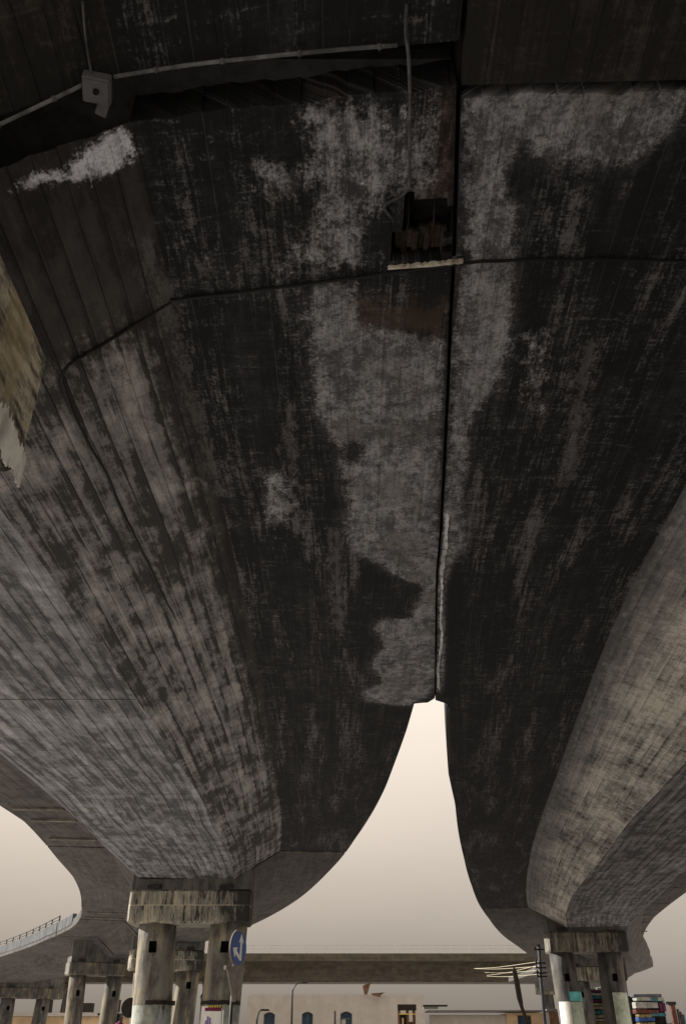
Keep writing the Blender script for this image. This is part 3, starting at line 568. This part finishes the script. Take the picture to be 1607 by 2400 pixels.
for i, p in enumerate(vp):
    k_ = i / (len(vp) - 1); wv = .008 + .018 * abs(math.sin(i * .7) * math.sin(i * .23 + 1)) + random.uniform(0, .009); ox = .012 + random.uniform(-.006, .006)
    V += [(p.x + ox - wv, p.y, ZF + .02), (p.x + ox - wv * .6, p.y, ZF - .010 - random.uniform(0, .006)), (p.x + ox + wv * .6, p.y, ZF - .010 - random.uniform(0, .006)), (p.x + ox + wv, p.y, ZF + .02)]
    if i: F += [(4 * i - 4 + j, 4 * i - 4 + (j + 1) % 4, 4 * i + (j + 1) % 4, 4 * i + j) for j in range(4)]
mesh_obj('lime_ridge', V, F, M['ridge'], gr1)
for x in (.47, .66):
    tube('rebar', [(x, 3.80, ZF + .07), (x + .02, 4.1, ZF + .055), (x - .01, 4.42, ZF + .08)], .006, M['dark'], gl1, 6)

# ------------------------------------------------------------------ piers
def column_mesh(r0, r1, h, lean, pocket=None, n=30):
    bm = bmesh.new(); zs = [0, .6, 1.4, 2.2, 2.9]
    if pocket: zs += [pocket[0], pocket[1]]
    zs += [h]; zs = sorted(set(zs)); rings = []
    for z in zs:
        t = z / h; r = r0 + (r1 - r0) * t
        rings.append([bm.verts.new((r * math.cos(2 * math.pi * (k + .5) / n) + lean * z, r * math.sin(2 * math.pi * (k + .5) / n), z)) for k in range(n)])
    k0 = int(n * .75) - 1
    for i in range(len(zs) - 1):
        for k in range(n):
            if pocket and zs[i] == pocket[0] and k in (k0, k0 + 1):
                continue
            bm.faces.new((rings[i][k], rings[i][(k + 1) % n], rings[i + 1][(k + 1) % n], rings[i + 1][k]))
    bm.faces.new(rings[0][::-1]); bm.faces.new(rings[-1])
    if pocket:
        i = zs.index(pocket[0]); a = [rings[i][k0], rings[i][k0 + 1], rings[i][k0 + 2], rings[i + 1][k0 + 2], rings[i + 1][k0 + 1], rings[i + 1][k0]]
        b = [bm.verts.new(v.co + Vector((0, .22, 0))) for v in a]
        for q in range(6): bm.faces.new((a[q], a[(q + 1) % 6], b[(q + 1) % 6], b[q])).material_index = 1
        bm.faces.new(b).material_index = 1
    return bm
def pier(label, cx, cy, rz, w=3.72, dep=1.2, zt=5.58, zb=4.62, r=.58, cols=(-1.0, 1.2), lean=.05, capmat='cap', colmat='col', pocket=True, head=True, group='twin column piers under the viaducts'):
    root = thing('concrete_pier', label, 'pier', (cx, cy, 0), rz, group)
    bm = bmesh.new(); add_box(bm, (0, 0, (zt + zb) / 2), (w, dep, zt - zb), 0, .07); bm_obj('cap_beam', bm, M[capmat], root)
    for i, x in enumerate(cols):
        sg = -1 if i == 0 else 1
        bm = column_mesh(r, r * .98, zb + .02, sg * lean * .8, (3.83, 4.14) if pocket else None)
        o = bm_obj('column', bm, M[colmat], root); o.data.materials.append(M['void']); o.location = (x - sg * lean * .8 * zb, 0, 0)
        for p in o.data.polygons: p.use_smooth = abs(p.normal.z) < .5 and p.material_index == 0
    if head: box('crosshead', (.02, 0, (zt + ZF) / 2 - .004), (w - .06, dep - .1, ZF - zt + .004), M['dim'], root)
    for x in (-w * .3, w * .3):
        box('bearing', (x, -dep * .5 - .02, zt + .05), (.4, .16, .1), M['rubber'], root)
    return root
p1 = pier('front pier with bright streaked cap and two stout pale columns', -4.72, 28.6, 0)
pn = pier('nearest pier at the left edge with yellowed stained cap corner', -3.86, 3.66, 0, head=False, capmat='near', colmat='near', zt=5.55, zb=4.56)
pr = pier('right pier with dark stained cap and posters on its columns', 11.1, 42.75, R(-3), w=3.58, dep=1.2, zt=5.82, zb=4.98, r=.555, capmat='rcap', colmat='rcol', cols=(-1.17, 1.0))
p2 = pier('pier seen between the two front columns', -9.1, 48.6, R(18), capmat='cap', colmat='farcol')
p3 = pier('pier left of the front columns under the curving span', -14.9, 57.2, R(28), zt=5.62, zb=4.9, w=3.4, r=.5, capmat='farcol', colmat='farcol')
p4 = pier('farthest left pier with wide low cap and dark columns', -27.4, 84.0, R(30), zt=5.55, zb=4.7, w=5.6, r=.62, cols=(-1.7, 1.3), capmat='farcol', colmat='rcol')
p5 = pier('far right pier glimpsed between the right columns', 15.6, 58.8, R(-14), zt=5.5, zb=4.7, capmat='rcap', colmat='rcol')
# painted foot band on the front columns
for x, lab in ((-5.56, 'dark paint ring round the left front column'), (-3.62, 'dark paint ring round the right front column')):
    bm = bmesh.new(); n = 36; rr = [.578 + .012, .578 + .02]
    V = []; F = []
    for k in range(n):
        a = 2 * math.pi * k / n
        zl = 2.50 + random.uniform(-.02, .015); zh = 2.60 + random.uniform(-.012, .012)
        for q, z in ((.585, zl), (.592, zl), (.592, zh), (.585, zh)): V.append((q * math.cos(a), q * math.sin(a), z))
    for k in range(n):
        for j in range(4): F.append((k * 4 + j, ((k + 1) % n) * 4 + j, ((k + 1) % n) * 4 + (j + 1) % 4, k * 4 + (j + 1) % 4))
    o = mesh_obj('paint_ring', V, F, M['dark'], p1); o.location = (x + 4.72, 0, 0)
# lime crust on the lower edge of the nearest cap
def crust(name, top, bot, y, mat, parent, t=.012):
    n = len(top); V = []
    for yy in (y, y - t):
        V += [(x, yy, z) for x, z in top] + [(x, yy, z) for x, z in bot]
    F = []
    for i in range(n - 1):
        F.append((i, i + 1, n + i + 1, n + i)); F.append((2 * n + i, 3 * n + i, 3 * n + i + 1, 2 * n + i + 1))
        F.append((n + i, n + i + 1, 3 * n + i + 1, 3 * n + i)); F.append((i, 2 * n + i, 2 * n + i + 1, i + 1))
    F.append((0, n, 3 * n, 2 * n)); F.append((n - 1, 3 * n - 1, 4 * n - 1, 2 * n - 1))
    return mesh_obj(name, V, F, mat, parent)
N_ = 40; xs = [1.852 - 2.6 * i / (N_ - 1) for i in range(N_)]
crust('lime_crust', [(x, 4.74 + .05 * math.sin(x * 9) + random.uniform(-.03, .05)) for x in xs], [(x, 4.60 - abs(random.gauss(0, .03)) * (1 if i % 2 else .2)) for i, x in enumerate(xs)], -.603, M['lime'], pn)
N2 = 80; ys = [-.60 + 1.17 * i / (N2 - 1) for i in range(N2)]
lc = crust('lime_crust', [(y, 4.70 + .05 * math.sin(y * 7) + random.uniform(-.03, .05)) for y in ys], [(y, 4.55 - .05 * abs(math.sin(i * .35 + 2 * math.sin(i * .13))) - abs(random.gauss(0, .022))) for i, y in enumerate(ys)], 0, M['lime'], pn)
lc.rotation_euler = (0, 0, R(90)); lc.location = (1.864, 0, 0)
# ------------------------------------------------------------------ crossing viaduct far away
cv = thing('crossing_viaduct', 'brown viaduct crossing straight behind the gap, railed on top', 'bridge', (0, 104, 0))
def prism(name, prof, x0, x1, mat, parent, tilt=0.0):
    m = len(prof); V = []
    n = 60
    for i in range(n + 1):
        x = x0 + (x1 - x0) * i / n
        V += [(x, y, z) for y, z in prof]
    F = []
    for i in range(n):
        for j in range(m): F.append((i * m + j, i * m + (j + 1) % m, (i + 1) * m + (j + 1) % m, (i + 1) * m + j))
    F += [tuple(range(m))[::-1], tuple(n * m + j for j in range(m))]
    o = mesh_obj(name, V, F, mat, parent); me = o.data; uvl = me.uv_layers.new(name='UVMap')
    for lp in me.loops:
        c = me.vertices[lp.vertex_index].co; uvl.data[lp.index].uv = (c.z * 1.0 + c.y * .7, c.x)
    return o
prism('web', [(1.0, 9.02), (1.6, 7.5), (2.0, 7.12), (6.0, 7.12), (7.5, 9.02)], -80, 29, M['fardark'], cv)
prism('flange', [(-.6, 9.03), (-.6, 9.32), (9, 9.32), (9, 9.03)], -80, 29, M['fardark'], cv)
prism('parapet', [(-.62, 9.30), (-.62, 9.75), (-.42, 9.75), (-.42, 9.33)], -80, 29, M['fardark'], cv)
tube('railing', [(-80, -.5, 10.55), (29, -.5, 10.55)], .025, M['palerail'], cv, 6); tube('railing', [(-80, -.5, 10.2), (29, -.5, 10.2)], .018, M['palerail'], cv, 6)
pm = None
for i in range(55):
    if pm is None: o = box('rail_post', (0, 0, 10.15), (.06, .06, .82), M['palerail'], cv); pm = o.data; o.location = (-80, -.5, 0)
    else: o = bpy.data.objects.new('rail_post', pm); link(o, cv); o.location = (-80 + 2 * i, -.5, 0)
for x, l in ((-32, 'pier of the crossing viaduct beyond the curving left span'), (24, 'pier of the crossing viaduct just beside the utility pole')):
    pier(l, x, 108, 0, zt=7.1, zb=6.0, w=4.5, capmat='rcap', colmat='rcol', pocket=False, group='piers of the crossing viaduct')

# ------------------------------------------------------------------ cables, conduits, junction box overhead
tag(tube('ceiling_cable', smooth_path(CABLE, 5, .004), [.014] * (5 * (len(CABLE) - 1) + 1), M['cable'], None, 7), 'thin black cable running across the soot and down the web boards', 'cable')
zc = ZF - .03
def conduit(label, pts, clips):
    o = tag(tube('conduit', pts, .013, M['pale pipe'], None), label, 'conduit', 'conduits on the overhead joint')
    for c in clips:
        p = Vector(pts[c]); d = (Vector(pts[min(c + 1, len(pts) - 1)]) - Vector(pts[max(c - 1, 0)])).normalized()
        tube('clip', [p - d * .012, p + d * .012], .019, M['boxmetal'], o, 8)
        tube('clip_screw', [p + Vector((0, .03, .0)), p + Vector((0, .03, .03))], .007, M['dark'], o, 6)
conduit('grey conduit along the joint edge right of the junction box', smooth_path([(-1.43, 2.93, zc), (-1.0, 2.865, zc + .004), (-.6, 2.815, zc - .004), (-.1, 2.77, zc + .003), (.33, 2.735, zc)], 6), (4, 10, 16, 22))
conduit('grey conduit dropping down the web left of the junction box', smooth_path([(-1.61, 2.93, 6.60), (-1.9, 2.99, 6.45), (-2.35, 3.08, 6.22), (-2.8, 3.15, 5.99)], 6), (4, 9, 14))
tag(tube('drop_pipe', smooth_path([(.37, 2.50, zc), (.375, 2.66, zc), (.40, 2.8, zc), (.43, 3.1, zc), (.45, 3.45, zc), (.465, 3.70, zc), (.42, 3.80, zc + .005), (.30, 3.9, zc + .02), (.36, 4.0, zc + .01)], 5), .011, M['pipe'], None), 'grey pipe running beside the seam to the broken recess', 'pipe')
tag(tube('ceiling_wire', smooth_path([(-1.5, 2.47, 6.66), (-1.52, 2.6, 6.64), (-1.535, 2.75, 6.62), (-1.54, 2.88, 6.6)], 5), .007, M['pipe'], None), 'thin wire coming down to the junction box from above', 'wire')
jb = thing('junction_box', 'grey square metal junction box on the joint edge', 'junction box', (-1.525, 2.95, 6.60), R(12))
bm = bmesh.new(); add_box(bm, (0, 0, 0), (.17, .17, .08), 0, .008); bm_obj('housing', bm, M['boxmetal'], jb)
bm = bmesh.new(); add_box(bm, (0, 0, -.045), (.15, .15, .012), 0, .003); bm_obj('cover', bm, M['boxmetal'], jb)
bm = bmesh.new(); bmesh.ops.create_cone(bm, cap_ends=True, segments=14, radius1=.018, radius2=.018, depth=.02); bmesh.ops.translate(bm, vec=(0, -.01, -.058), verts=bm.verts[:]); bm_obj('knockout', bm, M['void'], jb)
br = bmesh.new(); add_box(br, (.03, .12, -.01), (.07, .1, .05), .3, .006); bm_obj('bracket', br, M['boxmetal'], jb)

# ------------------------------------------------------------------ road signs
def disc(name, r, t, mat, parent, n=40, ring=None):
    bm = bmesh.new(); bmesh.ops.create_cone(bm, cap_ends=True, segments=n, radius1=r, radius2=r, depth=t)
    bmesh.ops.rotate(bm, matrix=Matrix.Rotation(R(90), 3, 'X'), verts=bm.verts[:]); return bm_obj(name, bm, mat, parent)
def flat_poly(name, pts, y, t, mat, parent):
    V = [(x, y, z) for x, z in pts] + [(x, y - t, z) for x, z in pts]; n = len(pts)
    F = [tuple(range(n)), tuple(range(n, 2 * n))[::-1]] + [(i, n + i, n + (i + 1) % n, (i + 1) % n) for i in range(n)]
    return mesh_obj(name, V, F, mat, parent)
SY = 18.0
sg = thing('road_sign', 'round blue sign with white arrows above a triangular sign on one pole', 'road sign', (-2.02, SY, 0), R(67))
tube('pole', [(0, .06, 0), (0, .06, 3.42)], .03, M['darkpole'], sg, 10)
o = disc('sign_rim', .315, .03, M['signback'], sg); o.location = (0, 0, 3.11)
o = disc('sign_face', .292, .006, M['signblue'], sg); o.location = (0, -.0185, 3.11)
flat_poly('arrow', [(.05, 2.90), (.12, 2.90), (.12, 3.22), (.18, 3.20), (.085, 3.36), (-.01, 3.20), (.05, 3.22)], -.0217, .004, M['signwhite'], sg)
flat_poly('arrow', [(.05, 2.90), (.05, 2.98), (-.08, 3.06), (-.05, 3.12), (-.22, 3.10), (-.14, 2.94), (-.11, 3.0)], -.0217, .004, M['signwhite'], sg)
flat_poly('give_way_plate', [(-.33, 2.74), (.33, 2.74), (.05, 2.22), (-.05, 2.22)], .03, .025, M['signback'], sg)
box('clamp', (0, .045, 2.76), (.72, .05, .07), M['signback'], sg)
rs = thing('round_sign', 'round sign seen from behind, half hidden by the left front column', 'road sign', (-7.02, 32.0, 0), R(5))
o = disc('sign_plate', .29, .03, M['dark'], rs); o.location = (.0, 0, 2.53)
tube('pole', [(.12, .05, 0), (.12, .05, 2.7)], .03, M['darkpole'], rs, 8)
# ------------------------------------------------------------------ posters and marks on the columns
def curved(name, r, a0, a1, z0, z1, mat, parent, t=.006, n=10, taper=0):
    V = []; F = []
    for i in range(n + 1):
        a = R(a0 + (a1 - a0) * i / n)
        for q, z in ((r, z0), (r + t, z0), (r + t, z1), (r, z1)): V.append((q * math.cos(a), q * math.sin(a), z))
    for i in range(n):
        for j in range(4): F.append((i * 4 + j, (i + 1) * 4 + j, (i + 1) * 4 + (j + 1) % 4, i * 4 + (j + 1) % 4))
    F += [(0, 1, 2, 3), (n * 4 + 3, n * 4 + 2, n * 4 + 1, n * 4)]
    return mesh_obj(name, V, F, mat, parent)
ps = thing('poster', 'white poster with maroon and yellow header on the right front column', 'poster', (-3.62, 28.6, 0), 0)
curved('sheet', .586, 212, 282, 1.25, 2.46, M['paper'], ps)
curved('header', .594, 230, 281, 2.33, 2.42, M['maroon'], ps, .003)
for a in range(240, 282, 7): curved('fringe', .594, a, a + 4, 2.42, 2.47, M['yellow'], ps, .003, 2)
for a in range(244, 282, 7): curved('fringe', .597, a, a + 3, 2.40, 2.455, M['dark'], ps, .003, 2)
for k, (a, z0, z1) in enumerate(((234, 1.6, 2.1), (240, 1.6, 2.2), (247, 1.6, 2.17), (253, 1.6, 2.02))): curved('print', .594, a, a + 6, z0, z1, M['violet'], ps, .003, 2)
curved('stripe', .594, 284, 288, 1.4, 2.36, M['signwhite'], ps, .004, 2)
tp = thing('torn_poster', 'torn silvery poster on the left front column above orange print', 'poster', (-5.56, 28.6, 0), 0)
for i, (a0, a1, z0, z1) in enumerate(((292, 306, 1.9, 2.28), (295, 303, 2.28, 2.40), (297, 300, 2.40, 2.48), (286, 292, 1.95, 2.14))): curved('sheet', .586 + .001 * i, a0, a1, z0, z1, M['steel'], tp, .005, 3)
curved('print', .589, 278, 290, 1.9, 2.03, M['tan'], tp, .005, 3); curved('print', .590, 292, 304, 1.86, 1.97, M['maroon'], tp, .005, 3); curved('print', .595, 304, 309, 2.36, 2.46, M['cl_rust'], tp, .005, 2)
cp = thing('turquoise_poster', 'turquoise wrapped band on the left column of the right pier', 'poster', (10.02, 42.81, 0), 0)
curved('sheet', .566, 262, 352, 3.08, 3.44, M['cyan'], cp)
gp = thing('painted_panel', 'pale green painted panel on the right column of the right pier', 'painted panel', (12.02, 42.7, 0), 0)
curved('sheet', .566, 248, 330, 1.0, 3.40, M['green'], gp)
gp = thing('painted_panel', 'pale painted foot below the turquoise band', 'painted panel', (10.02, 42.81, 0), 0)
curved('sheet', .566, 205, 262, 1.0, 3.06, M['paper'], gp); curved('sheet', .566, 263, 340, 1.0, 3.05, M['green'], gp)
# ------------------------------------------------------------------ poles, wires, lamps
tag(tube('slanted_post', [(4.62, 22, 0), (4.30, 22, 1.4), (4.16, 22, 1.92), (4.06, 22, 2.24), (4.03, 22, 2.42), (4.0, 22, 2.76), (3.97, 22, 2.98), (3.968, 22, 3.05)], [.045, .045, .045, .04, .062, .062, .05, .01], M['brownpole'], None, 10), 'dark slanted post with pointed top before the right pier', 'post')
tag(tube('thin_pole', [(-6.6, 45, 0), (-6.56, 45, 2.2), (-6.58, 45, 2.9), (-6.58, 45, 3.2), (-6.6, 45, 3.37), (-6.57, 45, 3.5), (-6.55, 45, 4.2)], [.09, .09, .07, .05, .12, .05, .04], M['darkpole'], None, 8), 'thin dark pole with a bulge between the two front columns', 'pole')
up = thing('utility_pole', 'utility pole with insulators beside the right pier', 'utility pole', (10.3, 50, 0))
tube('pole', [(0, 0, 0), (.06, 0, 4.2), (.15, 0, 5.95)], .085, M['parapet'], up, 8)
for z in (5.72, 5.08, 4.86, 4.62, 4.46): box('crossarm', (.12, -.1, z), (.55, .1, .07), M['dark'], up); tube('insulator', [(-.1, -.1, z + .02), (-.1, -.1, z + .16)], .045, M['dark'], up, 8)
for i, (a, b) in enumerate(WIRES):
    p, q = Vector((a[0], 95, a[1])), Vector((b[0], 50, b[1])); m = (p + q) / 2 - Vector((0, 0, .08))
    tag(tube('overhead_wire', smooth_path([p, m, q], 5), .014, M['wire'], None, 6), ['topmost sunlit overhead wire before the crossing viaduct', 'second sunlit overhead wire from the top', 'slanting sunlit overhead wire crossing the others', 'fourth sunlit overhead wire from the top', 'lowest sunlit overhead wire near the viaduct soffit'][i], 'wire', 'sunlit overhead wires')
def lamp(label, x, y, h, arm, mat='darkpole'):
    r = thing('street_lamp', label, 'street lamp', (x, y, 0), 0, 'street lamps before the pale building')
    tube('pole', [(0, 0, 0), (0, 0, h)], [.09, .05], M[mat], r, 8)
    if arm: tube('arm', smooth_path([(0, 0, h - .05), (arm * .4, 0, h + .3), (arm, 0, h + .42)], 4), .04, M[mat], r, 6); bm = bmesh.new(); add_box(bm, (arm + .18, 0, h + .40), (.42, .2, .09), 0, .03); bm_obj('lamp_head', bm, M['dark'], r)
    return r
lamp('street lamp with bent arm under the crossing viaduct', -3.15, 60, 4.3, .55)
lamp('plain dark lamp post between the second and third arched windows', -.45, 55, 3.05, 0)
lamp('short teal lamp post beside the left arched window', -4.4, 50, 2.55, .22, 'frame')
# ------------------------------------------------------------------ pale building with arched windows
pb = thing('pale_building', 'pale rendered building with arched windows under the crossing viaduct', 'building', (0, 70, 0))
def wall_with_windows(x0, x1, z1, wins, mat, parent, th=.35):
    """front wall at y=0 with real arched openings"""
    bm = bmesh.new(); cuts = sorted({x0, x1} | {c - w for c, w, a, b in wins} | {c + w for c, w, a, b in wins})
    def quad(xa, xb, za, zb):
        add_box(bm, ((xa + xb) / 2, th / 2, (za + zb) / 2), (xb - xa, th, zb - za))
    for xa, xb in zip(cuts[:-1], cuts[1:]):
        wn = [q for q in wins if abs(q[0] - (xa + xb) / 2) < q[1]]
        if not wn: quad(xa, xb, 0, z1); continue
        c, w, a, b = wn[0]; quad(xa, xb, 0, a)
        n = 8
        for i in range(n):
            xl, xr = xa + (xb - xa) * i / n, xa + (xb - xa) * (i + 1) / n; t = ((xl + xr) / 2 - c) / w
            quad(xl, xr, b + .16 * (1 - t * t), z1)
    bm_obj('wall', bm, mat, parent)
    for i, (c, w, a, b) in enumerate(wins):
        f = bmesh.new(); add_box(f, (c - w + .035, .18, (a + b) / 2), (.07, .06, b - a + .04)); add_box(f, (c + w - .035, .18, (a + b) / 2), (.07, .06, b - a + .04))
        if i == 1: add_box(f, (c, .18, (a + b) / 2 + .04), (.07, .06, b - a + .1))
        if i == 2: add_box(f, (c, .18, b - .28), (2 * w, .06, .09)); add_box(f, (c, .18, a + .1), (.07, .06, .6))
        fo = bm_obj('window', f, M['frame'], parent)
        box('pane', (c, .22, (a + b) / 2 + .08), (2 * w, .02, b - a + .2), M['glass'], fo)
        if i == 2: box('blind', (c - .25, .195, b - .46), (w * 1.0, .02, .3), M['white'], fo)
wall_with_windows(-6.9, 5.9, 4.35, [(-5.29, .40, 2.2, 3.2), (-2.56, .40, 2.2, 3.22), (.23, .42, 2.2, 3.24)], M['white'], pb)
box('wall', (-.5, 6.4, 2.17), (12.78, 12.0, 4.34), M['white'], pb); box('roof', (-.5, 6.2, 4.405), (12.8, 12.4, .11), M['white'], pb)
flat_poly('gable_shade', [(1.42, 5.0), (2.04, 5.22), (1.75, 4.45), (1.55, 4.45)], -.3, .12, M['brown'], pb)  # brown pieces stand in for the shading of a gable roof
flat_poly('gable_shade', [(2.05, 4.52), (3.05, 4.58), (2.7, 4.4), (2.7, 4.28), (2.1, 4.4)], -.3, .12, M['brown'], pb)
kk = thing('timber_kiosk', 'dark timber kiosk with pale jamb at the corner of the pale building', 'kiosk', (3.95, 60, 0))
for x in (-.5, .02, .42): box('post', (x, 0, 1.6), (.16, .2, 3.2), M['brown' if x else 'dark'], kk)
box('panel', (-.2, .12, 1.5), (.45, .1, 3.0), M['dark'], kk); box('panel', (.25, .12, 1.3), (.35, .1, 2.6), M['brown'], kk)
box('lintel', (0, 0, 3.36), (1.15, .3, .32), M['dark'], kk); box('jamb', (-.28, -.12, 1.4), (.1, .06, 2.8), M['tan'], kk); box('moulding', (0, -.17, 3.0), (1.0, .05, .05), M['yellow'], kk)
box('eave', (1.75, .1, 3.45), (1.5, .6, .09), M['dark'], kk); box('eave_board', (1.5, .2, 3.34), (.9, .2, .12), M['green'], kk)
tb = thing('tan_shop', 'low tan shop with flat roof and dark doorway left of the right pier', 'shop', (11.4, 75, 0))
for a, b in ((1.15, 2.0), (3.05, 4.0)): box('wall', ((a + b) / 2, 0, 1.72), (b - a, .3, 3.44), M['tan'], tb)
box('wall', (2.52, 0, 3.36), (1.06, .3, .16), M['tan'], tb); box('door', (2.52, .1, 1.6), (.98, .08, 3.2), M['slate'] if 'slate' in M else M['glass'], tb)
box('wall', (-1.8, .1, 1.66), (5.88, .3, 3.3), M['white'], tb)
box('roof', (-.35, 1.5, 3.56), (8.9, 4.0, .09), M['roof'], tb); box('wall', (2.6, 2.4, 1.7), (2.9, 1.8, 3.4), M['tan'], tb)
bs = thing('brown_shed', 'brown timber shed against the right pier', 'shed', (15.3, 70, 0))
for i in range(5): box('board', (-.42 + i * .21, 0, 1.7), (.2, .08 + .01 * (i % 2), 3.4), M['brown'], bs)
box('roof', (0, .6, 3.5), (1.3, 1.6, .1), M['roof'], bs); box('wall', (0, .6, 1.68), (1.0, 1.1, 3.36), M['dark'], bs)
lb = thing('tan_building', 'low tan building with pale flat roof behind the far left piers', 'building', (-28, 98, 0))
box('wall', (0, 0, 1.8), (14, 6, 3.6), M['tan'], lb); box('roof', (0, 0, 3.78), (14.6, 6.6, .3), M['white'], lb); box('doorway', (2.6, -3.02, 1.2), (1.4, .1, 2.6), M['brown'], lb)
for i, (x, z, w, h, l) in enumerate(((-23.3, 4.35, 1.6, 1.1, 'dark block on the roof of the tan building'), (-25.6, 4.3, .9, .8, 'small dark roof tank left of the dark roof block'))):
    t = thing('roof_tank', l, 'roof tank', (x, 97.5, 3.93), 0); box('tank', (0, 0, h / 2 + .1), (w, 1, h), M['dark'], t); box('stand', (0, 0, .05), (w * 1.1, 1.1, .1), M['steel'], t)
db = thing('dark_booth', 'dark narrow booth left of the front columns', 'booth', (-14.2, 60, 0)); box('body', (0, 0, 1.45), (1.1, 1.0, 2.9), M['dark'], db); box('roof', (-.1, -.1, 2.98), (1.3, 1.3, .12), M['dark'], db)
hp = thing('parasol', 'dark red parasol edge with pale rim at the foot of the left column', 'parasol', (-5.72, 25, 0))
bm = bmesh.new(); bmesh.ops.create_cone(bm, cap_ends=False, segments=24, radius1=.55, radius2=.03, depth=.32); bmesh.ops.translate(bm, vec=(0, 0, 1.86), verts=bm.verts[:]); bm_obj('canopy', bm, M['maroon'], hp); tube('pole', [(0, 0, 0), (0, 0, 2.03)], .02, M['steel'], hp, 6)
# ------------------------------------------------------------------ market stacks on the right
def stack(label, rows, y, dep, lab):
    x0 = min(r[0] - r[2] / 2 for r in rows) - .08; x1 = max(r[0] + r[2] / 2 for r in rows) + .08; z1 = max(r[1] for r in rows); z0 = min(r[1] - r[3] / 2 for r in rows)
    root = thing('market_rack', label, 'market rack', ((x0 + x1) / 2, y, 0), 0, 'racks of goods behind the right pier')
    cx = (x0 + x1) / 2
    for x in (x0 - cx, x1 - cx):
        box('upright', (x, dep * .4, z1 / 2 - .1), (.06, .06, z1), M['darkpole'], root)
    box('plinth', (0, 0, z0 / 2), (x1 - x0, dep, z0 - .01), M['roof'], root)
    box('back', (0, dep * .52, (z0 + z1) / 2), (x1 - x0, .04, z1 - z0), M['dark'], root)
    for i, (x, z, w, h, k) in enumerate(rows):
        nb = max(2, int(w / .55)); e = x - w / 2
        for j in range(nb):
            ww = w / nb; o = box('bundle', (e + ww * (j + .5) - cx, random.uniform(-.06, .03), z + random.uniform(-.01, .01)), (ww * .985, dep * random.uniform(.86, .98), h * random.uniform(.86, .98)), M['cl_' + k], root, random.uniform(-.02, .02), .02)
stack('tall rack of pale, teal and plum goods seen between the right columns', STACK_A, 60, .8, 'a')
stack('leaning rack of blue, ochre and rust goods right of the right pier', STACK_B, 55, .8, 'b')
po = thing('market_stall', 'rust red stall post with dark hanging goods at the right edge', 'stall', (17.1, 50, 0))
bm = bmesh.new(); add_box(bm, (-.1, 0, 1.6), (.24, .2, 3.2), 0, .02); bm_obj('post', bm, M['cl_rust'], po); box('post_cap', (-.14, 0, 3.25), (.42, .3, .14), M['dark'], po)
for i in range(3): box('hanging_goods', (.14 + i * .1, -.05 * i, 2.55 - .12 * i), (.09, .16, .9), M['cl_' + ('slate', 'rust', 'teal')[i]], po, random.uniform(-.2, .2), .02)
wl = thing('boundary_wall', 'low brown boundary wall at the right edge', 'wall', (24, 58, 0)); box('wall_body', (0, 0, 1.2), (13, .3, 2.42), M['brown'], wl); box('coping', (0, 0, 2.46), (13.2, .4, .08), M['roof'], wl)
